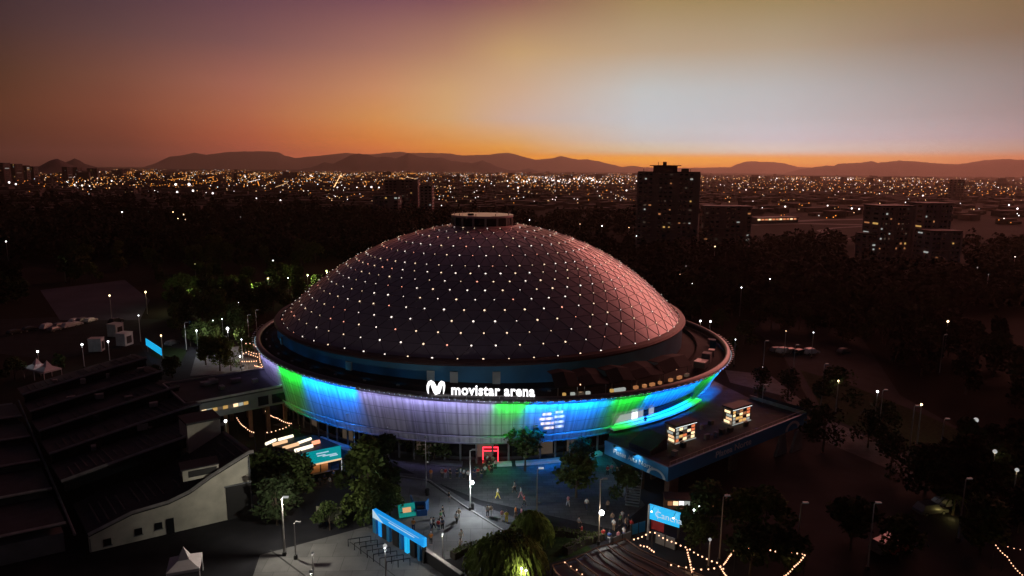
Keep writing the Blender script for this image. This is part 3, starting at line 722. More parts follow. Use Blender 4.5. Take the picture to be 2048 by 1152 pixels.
# walls and legs below
for (p, q, t0, t1) in ((Bq, Cq, .03, .10), (Bq, Cq, .45, .50), (Aq, Bq, .52, .56), (Aq, Bq, .9, .97)):
    dv = q-p; mid = p+dv*(t0+t1)/2; nn = n2 if p is Bq else n1; mid = mid-nn*1.2
    MBR().box((mid.x, mid.y, 1.9), (dv.length*(t1-t0), .5, 3.8), math.atan2(dv.y, dv.x)).build('pier', 'wall_brown', ter)
bk = [Vector((p.x, p.y, 0))-n2*7 for p in (Bq+e2*.12, Cq-e2*.06)]
dv = bk[1]-bk[0]; MBR().box(((bk[0]+bk[1])/2)+Vector((0, 0, 1.9)), (dv.length, .4, 3.75), math.atan2(dv.y, dv.x)).build('back_wall', 'wall_brown', ter)
for (u, dd) in ((.80, -.3), (.9, -1.0)):   # pale splayed stair feet under the far end
    o = Vector((Bq.x, Bq.y, 0))+e2*u-n2*dd; X = e2.normalized()
    b = MBR(); b.add([o-X*1.9, o+X*1.7, o+X*.7+Vector((0, 0, 3.7)), o-X*.3+Vector((0, 0, 3.7))]+[v-n2*.5 for v in (o-X*1.9, o+X*1.7, o+X*.7+Vector((0, 0, 3.7)), o-X*.3+Vector((0, 0, 3.7)))], [(0,1,2,3),(7,6,5,4),(0,4,5,1),(1,5,6,2),(2,6,7,3),(3,7,4,0)])
    b.build('splayed_support', 'concrete', ter)
# external stair under the first fascia, with stringers and treads
s0 = Vector((Aq.x, Aq.y, 0))+e1*.62+n1*1.6; sdir = (e1.normalized()*.55+n1*.8).normalized(); sw = Vector((-sdir.y, sdir.x, 0))
b = MBR()
for i in range(12): b.box(s0+sdir*(3.4-i*.3)+Vector((0, 0, .15+i*.3)), (.32,2.0,.1), math.atan2(sdir.y, sdir.x))
for s in (-1, 1): b.tube([s0+sdir*3.6+sw*s*1.05+Vector((0, 0, .9)), s0+sdir*.1+sw*s*1.05+Vector((0, 0, 4.6))], .05, 5)
b.build('stair', 'steel', ter)
MBR().prism([tuple((Aq-n1*2+e1*.25)[:2]), tuple((Aq-n1*2+e1*.6)[:2]), tuple((Aq-n1*6+e1*.6)[:2]), tuple((Aq-n1*6+e1*.25)[:2])], 5.42, [6.2, 6.2, 7.6, 7.6]).build('roof_hood', 'roof_dark', ter)
MBR().prism([tuple((Dq+(Cq-Dq)*.12-n2*-.3)[:2]), tuple((Dq+(Cq-Dq)*.7)[:2]), tuple((Dq+(Cq-Dq)*.7+n2*5)[:2]), tuple((Dq+(Cq-Dq)*.12+n2*3)[:2])], 5.42, 6.7).build('roof_hood', 'roof_dark', ter)
for k in range(9):
    u, w_ = random.uniform(.1, .95), random.uniform(.1, .85); p = Vector((Bq.x, Bq.y, 5.42))+e2*u-n2*(2+w_*7)
    MBR().box(p+Vector((0, 0, .4)), (random.uniform(.4, 1.3), random.uniform(.4, .8), .8), math.atan2(e2.y, e2.x)).build('roof_unit', random.choice(['roof_band', 'wall_grey', 'black']), ter)
b = MBR(); b.tube([Vector((Bq.x, Bq.y, 6.45))+e2*.02-n2*.3, Vector((Cq.x, Cq.y, 6.45))-n2*.3], .035, 4)
for k in range(24): q_ = Vector((Bq.x, Bq.y, 5.42))+e2*(.02+.96*k/23)-n2*.3; b.tube([q_, q_+Vector((0, 0, 1.03))], .025, 4)
b.build('railing', 'steel', ter)
# two lit food stalls on the terrace
def stall(px0, py0, px1, pt, label):
    p = at(px0, py0, 5.42); q = at(px1, py0-(px1-px0)*.3, 5.42)
    X = Vector((q.x-p.x, q.y-p.y, 0)); w = X.length; X.normalize(); Nn = Vector((X.y, -X.x, 0))
    if Nn.dot(CAM-p) < 0: Nn = -Nn
    h = 2.9; T = thing('food_stall', label, 'stall', (p.x, p.y, 5.42), 'lit food stalls on the terrace'); rz = math.atan2(X.y, X.x)
    c0 = p+X*w/2-Nn*.9
    MBR().box(c0+Vector((0, 0, .06)), (w+.3,2.2,.12), rz).build('floor_frame', 'white_paint', T)
    MBR().box(c0-Nn*1.0+Vector((0, 0, h/2)), (w,.1,h-.3), rz).build('back_wall', 'black', T)
    bb = MBR(); bb.box(c0+Vector((0, 0, h+.12)), (w+.4,2.5,.3), rz); bb.build('roof', 'black', T)
    MBR().box(c0+Nn*1.12+Vector((0, 0, h-.1)), (w+.2,.08,.12), rz).build('light_strip', 'shop_white', T)
    MBR().box(c0+Nn*1.12+Vector((0, 0, .1)), (w+.2,.08,.12), rz).build('light_strip', 'win_white', T)
    for s in (-1, 1):
        for e in (-1, 1): MBR().box(c0+X*s*w/2+Nn*e*1.0+Vector((0, 0, h/2)), (.12,.12,h), rz).build('post', 'black', T)
    mts = ['shop_warm','win_white','gold_panel','shop_warm','win_dim','shop_white','gold_panel','win_white','shop_red','win_dim','shop_warm','win_orange']
    k = 0; nx = 5
    for r in range(4):
        for i in range(nx):
            mt = 'shop_red' if (i == nx-1 and r > 1) else ('dark_glass' if (i+r*2) % 4 == 1 else random.choice(mts))
            MBR().box(c0+Nn*.9+X*(-w/2+w*(i+.5)/nx)+Vector((0, 0, .45+r*.6)), (w/nx*.82,.05,.42), rz).build('display_panel', mt, T)
    for r in range(4): MBR().box(c0-X*w/2+Nn*random.uniform(-.2, .4)+Vector((0, 0, .45+r*.6)), (.05,1.2,.42), rz).build('display_panel', ('shop_warm','sky_warm','win_white','shop_warm')[r], T)
    light('POINT', 'stall_glow', c0+Nn*.3+Vector((0, 0, 2.2)), 10, (1,.8,.6), T, .2)
stall(1349, 888, 1389, 848, 'small lit food stall on the terrace, nearer the arena wall with the green glow')
stall(1463, 851, 1499, 808, 'small lit food stall near the back corner of the terrace')

# ------------------------------------------------------------------ warehouse with stepped shed roofs (west)
WA = at(505,1028); WB = at(180,1105); WU = (WB-WA); WL = Vector((-.617, .787, 0))
def W(u, v, z=0): p = WA+WU*u+WL*v; return Vector((p.x, p.y, z))
def zroof(u): 
    ks = [(-.05,9.2),(0,9.1),(.25,6.8),(.4,5.1),(.53,4.3),(.75,3.9),(1,2.2),(1.3,2.2)]
    for (a, za), (b_, zb) in zip(ks[:-1], ks[1:]):
        if a <= u <= b_: return za+(zb-za)*(u-a)/(b_-a)
    return 2.2
wh = thing('warehouse', 'long pale-walled warehouse with stepped dark shed roofs', 'warehouse', tuple(W(0, 0)))
us = [0,.25,.4,.53,.75,1]
b = MBR(); V = []
for dv_ in (0, .35):
    for u in us: V.append(W(u, dv_, 0))
    for u in us: V.append(W(u, dv_, zroof(u)))
n = len(us); F = []
for k in (0, 2*n):
    F += [(k+i, k+i+1, k+n+i+1, k+n+i) for i in range(n-1)]
F += [(n+i, n+i+1, 3*n+i+1, 3*n+i) for i in range(n-1)]+[(0, n, 3*n, 2*n), (n-1, 2*n-1, 4*n-1, 3*n-1)]
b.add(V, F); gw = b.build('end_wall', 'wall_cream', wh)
wdir = math.atan2(WU.y, WU.x); wn = -WL
def onwall(u, z, w, h, name, mt, dpt=.12, par=None):
    p = W(u, 0, z)+wn*(dpt/2+.003); return MBR().box(p, (w, dpt, h), wdir).build(name, mt, par or gw)
onwall(.085, 2.45, 3.3, 4.9, 'roller_door', 'black')
onwall(.085, 5.0, 3.6, .15, 'door_lintel', 'wall_grey', .2)
onwall(.53, 1.1, .95, 2.2, 'door', 'dark_glass')
for u, z in ((.60,1.5),(.72,1.35),(.9,.9)):
    w_ = onwall(u, z, .9, .9, 'window', 'dark_glass'); onwall(u, z-.5, 1.1, .1, 'window_sill', 'wall_grey', .2, w_)
for u in (.005, .995): MBR().tube([W(u, -.25, .2), W(u, -.25, zroof(u)-.3)], .07, 6).build('downpipe', 'wall_grey', gw)
# low boxes against the wall
for u, s in ((.30,.8),(.42,.6),(.2,.5)): pass
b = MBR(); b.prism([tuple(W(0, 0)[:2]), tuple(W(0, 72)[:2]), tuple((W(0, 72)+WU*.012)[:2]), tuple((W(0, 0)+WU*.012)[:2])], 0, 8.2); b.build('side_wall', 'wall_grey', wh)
BL = 12.0
for k in range(6):
    v0, v1 = k*BL+(.0 if k else -.3), (k+1)*BL; step = 1.25 if k else .25
    uu = [-.03, .25, .5, .75, 1.0]
    prof = lambda u: 9.1-(9.1-4.0)*u*(1 if u < .7 else .7/u+.0)
    pz = (lambda u: zroof(max(0, u))) if k == 0 else (lambda u: 8.6-4.2*max(0, u))
    b = MBR(); V = []
    uu = [-.03, 0, .25, .4, .53, .75, 1.0] if k == 0 else [-.03, .35, .7, 1.05]
    for v, dz in ((v0, step), (v1, -.35)):
        for u in uu: V.append(W(u, v, pz(u)+dz))
    for q in list(V): V.append(q-Vector((0, 0, .22)))
    n = len(uu); F = [(i, i+1, n+i+1, n+i) for i in range(n-1)]+[(2*n+i, 3*n+i, 3*n+i+1, 2*n+i+1) for i in range(n-1)]+[(i, 2*n+i, 2*n+i+1, i+1) for i in range(n-1)]+[(n+i, n+i+1, 3*n+i+1, 3*n+i) for i in range(n-1)]+[(0, n, 3*n, 2*n), (n-1, 3*n-1, 4*n-1, 2*n-1)]
    b.add(V, F); rf = b.build('roof', 'roof_dark', wh)
    if k:   # raised window strip at the front of the bay and its coping
        b = MBR(); b.add([W(-.02, v0+.05, pz(0)-.3), W(1.04, v0+.05, pz(1.04)-.3), W(1.04, v0+.05, pz(1.04)+step-.24), W(-.02, v0+.05, pz(0)+step-.24)]+[W(-.02, v0+.3, pz(0)-.3), W(1.04, v0+.3, pz(1.04)-.3), W(1.04, v0+.3, pz(1.04)+step-.24), W(-.02, v0+.3, pz(0)+step-.24)], [(0,1,2,3),(7,6,5,4),(0,4,5,1),(3,2,6,7),(0,3,7,4),(1,5,6,2)])
        b.build('roof_light_strip', 'dark_glass', rf)
    b = MBR(); b.tube([W(u, v0+.1, pz(u)+step+.1) for u in uu], .26, 4); b.build('coping', 'roof_band', rf)
    b = MBR()   # translucent corrugated strips running up the slope
    for i in range(int(22/1.0)):
        u = .02+i*1.0/20
        if u > (1.0 if k else .98): break
        if random.random() < .22: continue
        z0_, z1_ = pz(u)+step, pz(u)-.35
        t0, t1 = random.uniform(.06, .3), random.uniform(.55, .95)
        p, q = W(u, v0+BL*t0, z0_+(z1_-z0_)*t0+.05), W(u, v0+BL*t1, z0_+(z1_-z0_)*t1+.05)
        b.tube([p, q], .11, 4)
    b.build('corrugation', mat('old_skylight', (.085,.08,.085), .6, var=.5, scale=1.5) if k < 2 else 'roof_dark', rf)
for k in range(14):
    u, v = random.uniform(.05, .9), random.uniform(14, 68); zz = 8.6-4.2*u+.3
    MBR().box(W(u, v, zz+.35), (random.uniform(.5, 1.6), random.uniform(.5, 1.1), random.uniform(.5, 1.0)), wdir+random.uniform(-.1, .1)).build('roof_vent', random.choice(['roof_band', 'wall_grey', 'roof_dark']), wh)
dm = MBR().box(W(.30, 1.6, 7.6), (4.6, 2.6, 1.5), wdir).build('dormer', 'wall_cream', wh)
MBR().box(W(.30, 1.6, 7.75)+wn*1.2, (3.6, .4, .9), wdir).build('dormer_opening', 'black', dm)
MBR().box(W(.30, 1.9, 8.45), (4.9, 3.0, .12), wdir).build('dormer_roof', 'roof_dark', dm)
# neighbouring dark shed
sh2 = thing('long_shed', 'unlit long shed with banded dark roofs at the west edge', 'shed', tuple(W(1.6, 0)))
MBR().prism([tuple(W(1.12, 2)[:2]), tuple(W(1.12, 66)[:2]), tuple(W(2.6, 66)[:2]), tuple(W(2.6, 2)[:2])], 0, 2.6).build('wall', 'wall_grey', sh2)
for k in range(5):
    v0, v1 = 2+k*12.5, 2+(k+1)*12.5; b = MBR(); b.add([W(1.1, v0, 3.7), W(2.7, v0, 3.9), W(2.7, v1, 2.9), W(1.1, v1, 2.7)]+[W(1.1, v0, 3.5), W(2.7, v0, 3.7), W(2.7, v1, 2.7), W(1.1, v1, 2.5)], [(0,1,2,3),(7,6,5,4),(0,4,5,1),(1,5,6,2),(2,6,7,3),(3,7,4,0)])
    r2 = b.build('roof', 'roof_dark', sh2); MBR().tube([W(1.1, v0, 3.85), W(2.7, v0, 4.05)], .22, 4).build('coping', 'roof_band', r2)
b = MBR()
for k in range(16): b.box(W(1.07, 1+k*4.2, 2.7), (.25,.25,.5), wdir)
b.tube([W(1.07, 0, 2.9), W(1.07, 66, 2.9)], .16, 5); b.build('gutter', 'wall_grey', sh2)

# elevated annex joining the arena
an_ = [at(374,809,9), at(590,768,9), at(545,737,9), at(330,770,9)]
anx = thing('annex_building', 'raised grey annex with a strip of lit windows joining the arena', 'building', (an_[0].x, an_[0].y, 0))
ctr = sum((Vector(p) for p in an_), Vector())/4
MBR().prism([tuple(p[:2]) for p in an_], 5.7, 8.7).build('wall', 'wall_grey', anx)
big = [ctr+(p-ctr)*1.03 for p in an_]
rf = MBR().prism([tuple(p[:2]) for p in big], 8.7, 9.05).build('roof', 'roof_dark', anx)
for p, q in zip(big, big[1:]+big[:1]): 
    dd = q-p; MBR().box(((p+q)/2)*1.0+Vector((0, 0, .2)), (dd.length, .22, .35), math.atan2(dd.y, dd.x)).build('parapet', 'roof_band', rf)
e = an_[1]-an_[0]; e.z = 0; nn = Vector((e.y, -e.x, 0)).normalized(); nn = nn if nn.dot(CAM-an_[0]) > 0 else -nn
ea = math.atan2(e.y, e.x)
for i in range(9):
    u = .14+i*.047; p = Vector((an_[0].x, an_[0].y, 7.2))+e*u+nn*.07
    MBR().box(p, (e.length*.042, .1, .55), ea).build('window', ('shop_warm','win_white','win_yellow','win_dim','win_yellow','win_dim','shop_warm','win_white','win_yellow')[i], anx)
for u, w_ in ((.68,.1),(.83,.13),(.95,.05)):
    MBR().box(Vector((an_[0].x, an_[0].y, 7.0))+e*u+nn*.07, (e.length*w_, .1, 1.7), ea).build('window', 'dark_glass', anx)
for u in (.35,.58,.75,.92):
    for w_ in (.12, .88):
        p = Vector((an_[0].x, an_[0].y, 0))+e*u+(an_[3]-an_[0])*w_; MBR().box((p.x, p.y, 2.85), (.6,.6,5.7), ea).build('leg', 'wall_brown', anx)
for i in range(7):
    p = ctr+e*random.uniform(-.25, .25)+(an_[3]-an_[0])*random.uniform(-.2, .3); MBR().box((p.x, p.y, 9.35), (random.uniform(.8, 1.8), random.uniform(.8, 1.5), random.uniform(.5, .9)), ea).build('roof_plant', 'roof_band', rf)
blk = [at(374,851,11), at(440,838,11), at(424,822,11), at(357,835,11)]
sb = thing('stair_block', 'small cream flat-roofed block between the warehouse and the annex', 'building', (blk[0].x, blk[0].y, 0))
MBR().prism([tuple(p[:2]) for p in blk], 0, 11).build('wall', 'wall_cream', sb); c2 = sum((Vector(p) for p in blk), Vector())/4
MBR().prism([tuple((c2+(p-c2)*1.05)[:2]) for p in blk], 11.0, 11.3).build('roof', 'roof_dark', sb)

# food pavilion with glowing roof ribs
pv = [at(597,907,5), at(680,889.5,5), at(628,868,5), at(530,884,5)]
pav = thing('food_pavilion', 'food pavilion with glowing roof ribs and a teal front sign', 'pavilion', (pv[0].x, pv[0].y, 0))
MBR().prism([tuple(p[:2]) for p in pv], 4.6, 4.9).build('roof', 'black', pav)
e = pv[1]-pv[0]; e.z = 0; ea = math.atan2(e.y, e.x); nn = Vector((e.y, -e.x, 0)).normalized(); nn = nn if nn.dot(CAM-pv[0]) > 0 else -nn
sg = MBR().box(Vector((pv[0].x, pv[0].y, 3.9))+e*.5+nn*.25, (e.length*1.0, .2, 2.1), ea).build('sign_panel', 'screen_teal', pav)
for (u, z, w_) in ((.14,3.6,.12),(.55,4.45,.30),(.72,3.85,.34),(.52,4.05,.2),(.82,3.6,.2)):
    MBR().box(Vector((pv[0].x, pv[0].y, z))+e*u+nn*.37, (e.length*w_, .04, .16), ea).build('sign_strip', 'screen_pale', sg)
MBR().box(Vector((pv[0].x, pv[0].y, 2.72))+e*.5+nn*.3, (e.length, .25, .22), ea).build('light_strip', 'sky_warm', pav)
MBR().box(Vector((pv[0].x, pv[0].y, 1.35))+e*.38-nn*.6, (e.length*.66, .1, 2.3), ea).build('back_panel', mat('counter_wall', (.35,.2,.1), .7), pav)
for u in (.1,.24,.5,.75,.97): MBR().box(Vector((pv[0].x, pv[0].y, 1.35))+e*u+nn*.1, (.16,.16,2.7), ea).build('post', 'black', pav)
MBR().box(Vector((pv[0].x, pv[0].y, .55))+e*.5+nn*.2, (e.length*.9, .6, 1.1), ea).build('counter', 'black', pav)
for p in (pv[2], pv[3]): MBR().box((p.x, p.y, 2.3), (.25,.25,4.6), ea).build('post', 'black', pav)
light('AREA', 'counter_glow', Vector((pv[0].x, pv[0].y, 2.5))+e*.5-nn*.1, 45, (1,.55,.25), pav, e.length*.8, .3, Vector((pv[0].x, pv[0].y, 0))+e*.5-nn*.3)
for (x0, y0, x1, y1, mt, w_) in ((557,879.5,586,871.5,'sky_pale',.5),(532,888,551,879.5,'sky_pale',.5),(546,889.5,574,882,'sky_warm',.55),(566,896.5,597,887.5,'sky_warm',.6),(590,901.5,625,891.5,'sky_pale',.6),(596,886,622,877,'sky_pale',.45),(625,886.5,639,883,'sky_red',.7)):
    p, q = at(x0, y0, 5.1), at(x1, y1, 5.1); mid = (p+q)/2; dd = q-p
    b = MBR(); b.tube([p+dd*t for t in (0, .12, .5, .88, 1)], w_*.5, 8); b.build('glowing_roof_rib', mt, pav)
light('POINT', 'rib_glow', at(590,888,6.2), 22, (1,.7,.4), pav, .5)
tl = thing('tube_lamp', 'upright white tube lamp beside the teal pavilion sign', 'lamp', tuple(at(684,945)))
hh = height(684,945,916); MBR().tube([at(684,945), at(684,945)+Vector((0, 0, hh))], .07, 6).build('tube', 'lamp_dim', tl); MBR().tube([at(684,945)+Vector((.15,.1,0)), at(684,945)+Vector((.15,.1,hh))], .04, 5).build('pole', 'black', tl)

# red neon arch at the entrance
g0, g1 = at(966,926), at(996,926); e = g1-g0; ea = math.atan2(e.y, e.x); hh = 2.75
ra = thing('neon_arch', 'red glowing rectangular arch at the arena entrance', 'arch', tuple((g0+g1)/2))
MBR().box(g0+Vector((0, 0, hh/2)), (.14,.18,hh), ea).build('post', 'red_neon', ra); MBR().box(g1+Vector((0, 0, hh/2)), (.14,.18,hh), ea).build('post', 'red_neon', ra)
MBR().box((g0+g1)/2+Vector((0, 0, hh+.05)), (e.length+.14,.18,.14), ea).build('crossbar', 'red_neon', ra)
MBR().box((g0+g1)/2+Vector((0, 0, hh-.55)), (e.length-.14,.18,.12), ea).build('crossbar', 'red_neon', ra)
MBR().box((g0+g1)/2+Vector((0, .04, hh-.25)), (e.length-.14,.08,.44), ea).build('header_panel', 'red_cloth', ra)

# blue entrance gate
q0, q1 = at(750,1064), at(851,1127); e = q1-q0; ea = math.atan2(e.y, e.x); nn = Vector((e.y, -e.x, 0)).normalized(); nn = nn if nn.dot(CAM-q0) > 0 else -nn
gt = thing('entrance_gate', 'long blue lit entrance gate with pillars and a white corner wedge', 'gate', tuple(q0))
bp = MBR().box((q0+q1)/2+Vector((0, 0, 2.85)), (e.length, .5, 1.15), ea).build('header_panel', 'screen_blue', gt)
MBR().box((q0+q1)/2+Vector((0, 0, 2.9))+nn*.27+e*.08, (e.length*.5, .03, .1), ea).build('sign_strip', 'screen_pale', bp)
MBR().box((q0+q1)/2+Vector((0, 0, 3.2))+nn*.27+e*.02, (e.length*.8, .03, .03), ea).build('sign_strip', 'screen_pale', bp)
b = MBR(); w0 = q0+nn*.28; b.add([w0+Vector((0, 0, 3.44)), w0+Vector((0, 0, 2.28)), w0+e*.22+Vector((0, 0, 2.28))]+[v+nn*.04 for v in (w0+Vector((0, 0, 3.44)), w0+Vector((0, 0, 2.28)), w0+e*.22+Vector((0, 0, 2.28)))], [(0,1,2),(5,4,3),(0,3,4,1),(1,4,5,2),(2,5,3,0)]); b.build('corner_wedge', 'screen_pale', bp)
for u, mt, w_ in ((.02,'fascia_blue',.8),(.13,'screen_blue',.6),(.22,'black',.9),(.30,'fascia_blue',.6),(.45,'black',1.2),(.55,'fascia_blue',.5),(.66,'screen_cyan',.6),(.78,'black',1.0),(.9,'fascia_blue',.5),(.98,'black',.3)):
    MBR().box(q0+e*u+Vector((0, 0, 1.14)), (w_, .45, 2.27), ea).build('pillar', mt, gt)
light('AREA', 'gate_glow', (q0+q1)/2+nn*1.2+Vector((0, 0, 2.8)), 14, (.1,.5,1), gt, e.length, .3, (q0+q1)/2+nn*2)
# turnstile rails in front of it
for i in range(7):
    p = at(742+i*13, 1086+i*7.5); 
    t0 = thing('queue_rail', ['dark steel queue rail at the top end of the forecourt row', 'second queue rail from the top of the forecourt row', 'third queue rail from the top of the forecourt row', 'middle queue rail of the seven in the forecourt row', 'third queue rail from the bottom of the forecourt row', 'second queue rail from the bottom of the forecourt row', 'queue rail at the bottom end of the forecourt row'][i], 'queue rail', tuple(p), 'queue rails in the forecourt')
    X = Vector((-.95, -.25, 0)); MBR().tube([p+Vector((0, 0, 1.0)), p+X*3.0+Vector((0, 0, 1.0))], .05, 5).build('top_rail', 'black', t0)
    for s in (0, 1.5, 3.0): MBR().tube([p+X*s, p+X*s+Vector((0, 0, 1))], .05, 5).build('post', 'black', t0)
    
# hoarding wall of the planting bed at the bottom of the gate
pw = [at(845,1118), at(905,1160), at(880,1180)]
wl = thing('garden_wall', 'dark garden wall running from the gate to the bottom edge', 'wall', tuple(pw[0]))
dd = pw[1]-pw[0]; MBR().box(((pw[0]+pw[1])/2)+Vector((0, 0, .8)), (dd.length*1.6, .35, 1.6), math.atan2(dd.y, dd.x)).build('wall', 'black', wl); MBR().box(((pw[0]+pw[1])/2)+Vector((0, 0, 1.65)), (dd.length*1.6, .5, .1), math.atan2(dd.y, dd.x)).build('coping', 'roof_band', wl)

# billboard
b0, b1 = at(634,1052), at(684,1054); e = b1-b0; ea = math.atan2(e.y, e.x)
bb = thing('billboard', 'blank grey-green hoarding on two posts among dark bushes', 'billboard', tuple(b0)); hh = height(634,1040,1000)
MBR().box((b0+b1)/2+Vector((0, 0, hh*.62)), (e.length, .14, hh*.72), ea).build('panel', mat('hoarding', (.13,.13,.09), .8), bb)
for u in (.15, .85): MBR().box(b0+e*u+Vector((0, .12, hh*.45)), (.14,.12,hh*.9), ea).build('post', 'black', bb)

# blue stall with a flat teal screen
st = thing('info_booth', 'open blue booth with curved side panels on the plaza', 'booth', tuple(at(838,1026)))
c0 = at(838,1026)
for (dx, dy, w_, h_, r_) in ((-1.1,.9,.15,2.0,.3),(0,1.1,1.7,1.2,.1),(1.1,.4,.15,1.7,-.2),(.5,-.8,1.5,.9,.15),(-.9,-.2,.15,1.0,.6)):
    MBR().box(c0+Vector((dx, dy, h_/2)), (w_ if w_ > .2 else .15, .15 if w_ > .2 else 1.6, h_), r_).build('panel', mat('booth_blue', (.01,.10,.30), .5), st)
MBR().box(c0+Vector((.2,.2,.45)), (1.0,.7,.9), .2).build('counter', 'black', st)
sc = thing('screen_board', 'teal lit tilted screen with an orange centre beside the booth', 'screen', tuple(at(816,1034)))
c0 = at(814,1032); tl_ = Matrix.Rotation(R_(48), 3, 'X')
MBR().box(c0+Vector((0, 0, .9)), (2.4,1.9,.12), .28, tl_).build('screen', mat('scr', (.02,.2,.2), .5, var=0, emit=(.0,.28,.22), es=.55), sc)
MBR().box(c0+Vector((.0,-.05,.96)), (1.2,.7,.13), .28, tl_).build('picture', mat('scr2', (.3,.2,.1), .5, var=0, emit=(.9,.45,.2), es=.7), sc)
MBR().box(c0+Vector((0, .2, .4)), (2.2,.9,.8), .28).build('stand', 'black', sc)

# lit direction sign on two posts
s0 = at(1296,1078); s1 = at(1357,1098); e = s1-s0; ea = math.atan2(e.y, e.x); nn = Vector((e.y, -e.x, 0)).normalized(); nn = nn if nn.dot(CAM-s0) > 0 else -nn
hs = height(1296,1078,1036); ht_ = height(1296,1078,1008)
sgn = thing('entrance_sign', 'bright blue lit sign board on posts above a red banner', 'sign', tuple(s0))
pn = MBR().box((s0+s1)/2+Vector((0, 0, (hs+ht_)/2)), (e.length, .3, ht_-hs), ea).build('sign_panel', 'screen_cyan', sgn)
text('Cancha', 1.25, s0+e*.64+nn*.18+Vector((0, 0, (hs+ht_)/2-.45)), e, (0, 0, 1), 'screen_pale', pn, extrude=.02, sx=1.0)
MBR().box(s0+e*.3+nn*.17+Vector((0, 0, (hs+ht_)/2)), (.06,.03,(ht_-hs)*.7), ea).build('divider', 'screen_pale', pn)
MBR().box(s0+nn*.1+Vector((0, 0, ht_/2)), (.28,.28,ht_), ea).build('post', 'concrete', sgn); MBR().box(s1-e*.03+Vector((0, 0, ht_/2-.1)), (.28,.28,ht_-.2), ea).build('post', 'black', sgn)
MBR().box(s0+e*.28-nn*.15+Vector((0, 0, hs-.75)), (e.length*.42, .08, 1.5), ea).build('banner', 'red_cloth', sgn)
for u, mt in ((.16,'lamp_white'),(.86,'lamp_warm')):
    fo = MBR().ball(s0+e*u+nn*.9+Vector((0, 0, ht_-.5)), .11, 6, 4).build('sign_lamp', mt, sgn); MBR().tube([s0+e*u+nn*.1+Vector((0, 0, ht_)), s0+e*u+nn*.9+Vector((0, 0, ht_-.35))], .03, 4).build('lamp_arm', 'black', fo)
    light('POINT', 'sign_glow', s0+e*u+nn*.85+Vector((0, 0, ht_-.75)), 9, (.9,.95,1) if u < .5 else (1,.85,.6), fo, .1)
# fence hoardings near it
for (x0, y0, x1, y1, hgt, mt, lb) in ((1262,1070,1290,1062,1.5,'fascia_blue','short blue hoarding fence left of the lit sign'),(1225,1092,1262,1078,1.2,'wall_grey','grey barrier behind the people near the curved pergola'),(1310,1085,1350,1100,1.6,'concrete','pale screen wall under the lit blue sign')):
    p, q = at(x0, y0), at(x1, y1); dd = q-p; t0 = thing('fence', lb, 'fence', tuple(p)); MBR().box((p+q)/2+Vector((0, 0, hgt/2)), (dd.length, .1, hgt), math.atan2(dd.y, dd.x)).build('panel', mt, t0)
    for u in (0, .5, 1): MBR().box(p+dd*u+Vector((0, .0, hgt/2+.05)), (.12,.16,hgt+.1), math.atan2(dd.y, dd.x)).build('post', 'black', t0)

# curved pergola at the bottom
pg = thing('curved_pergola', 'dark curved roof with pale arched ribs at the bottom edge', 'pergola', tuple(at(1230,1150)))
ribs = [[(1250,1078),(1284,1102),(1326,1121),(1400,1150),(1450,1175)],[(1231,1086),(1255,1103),(1286,1117),(1330,1138),(1385,1170)],[(1214,1091),(1238,1110),(1266,1127),(1300,1145),(1340,1172)],[(1193,1097),(1210,1115),(1234,1130),(1262,1148),(1295,1172)],[(1171,1108),(1190,1124),(1217,1138),(1240,1156),(1262,1175)],[(1151,1118),(1168,1133),(1192,1149),(1212,1168),(1230,1185)],[(1130,1125),(1142,1138),(1158,1149),(1175,1168),(1190,1185)],[(1105,1132),(1112,1145),(1126,1158),(1140,1172),(1150,1185)]]
R3 = [[at(x, y, 3.0) for x, y in r] for r in ribs]
b = MBR(); n = len(R3); V = [p-Vector((0, 0, .15)) for r in R3 for p in r]; V += [p-Vector((0, 0, .35)) for r in R3 for p in r]
F = [(i*5+j, (i+1)*5+j, (i+1)*5+j+1, i*5+j+1) for i in range(n-1) for j in range(4)]
b.add(V, F+[tuple(q+5*n for q in f)[::-1] for f in F]+[(i*5, (i+1)*5, (i+1)*5+5*n, i*5+5*n) for i in range(n-1)]+[(i*5+4, (i+1)*5+4, (i+1)*5+4+5*n, i*5+4+5*n) for i in range(n-1)]+[(j, j+1, j+1+5*n, j+5*n) for j in range(4)])
b.build('roof', 'black', pg)
for i, r in enumerate(R3):
    rb = MBR().tube([p+Vector((0, 0, .05)) for p in r], .09, 5).build('rib', 'timber', pg)
    for j in (0, 3): MBR().box((r[j].x, r[j].y, 1.45), (.15,.15,2.9)).build('post', 'black', rb)
b = MBR(); b.tube([r[0]+Vector((0, 0, .1)) for r in R3], .07, 5); b.build('edge_beam', 'timber', pg)

# shipping containers and tents at the back of the west lot
def container(x, y, L_, Wd, H_, rz, label, mt='container'):
    p = at(x, y); t0 = thing('container', label, 'container', tuple(p), 'white box units in the west lot')
    bd = MBR().box(p+Vector((0, 0, H_/2+.1)), (L_, Wd, H_), rz).build('body', mt, t0); b = MBR(); m_ = Matrix.Rotation(rz, 3, 'Z')
    for i in range(int(L_/.6)): b.box(p+m_ @ Vector((-L_/2+.3+i*.6, -Wd/2-.03, 0))+Vector((0, 0, H_/2+.1)), (.12,.06,H_-.3), rz)
    b.build('corrugation', mt, bd); MBR().box(p+m_ @ Vector((L_/2+.03, 0, 0))+Vector((0, 0, H_/2)), (.06, Wd*.6, H_*.6), rz).build('opening', 'black', bd)
    MBR().box(p+Vector((0, 0, H_+.18)), (L_+.15, Wd+.15, .12), rz).build('roof', mt, t0)
    for s in (-1, 1): MBR().box(p+m_ @ Vector((s*L_*.4, 0, 0))+Vector((0, 0, .05)), (.3, Wd, .1), rz).build('skid', 'black', bd)
container(194,702,3.2,2.4,3.4,.15,'low pale ribbed container standing alone near the lamps')
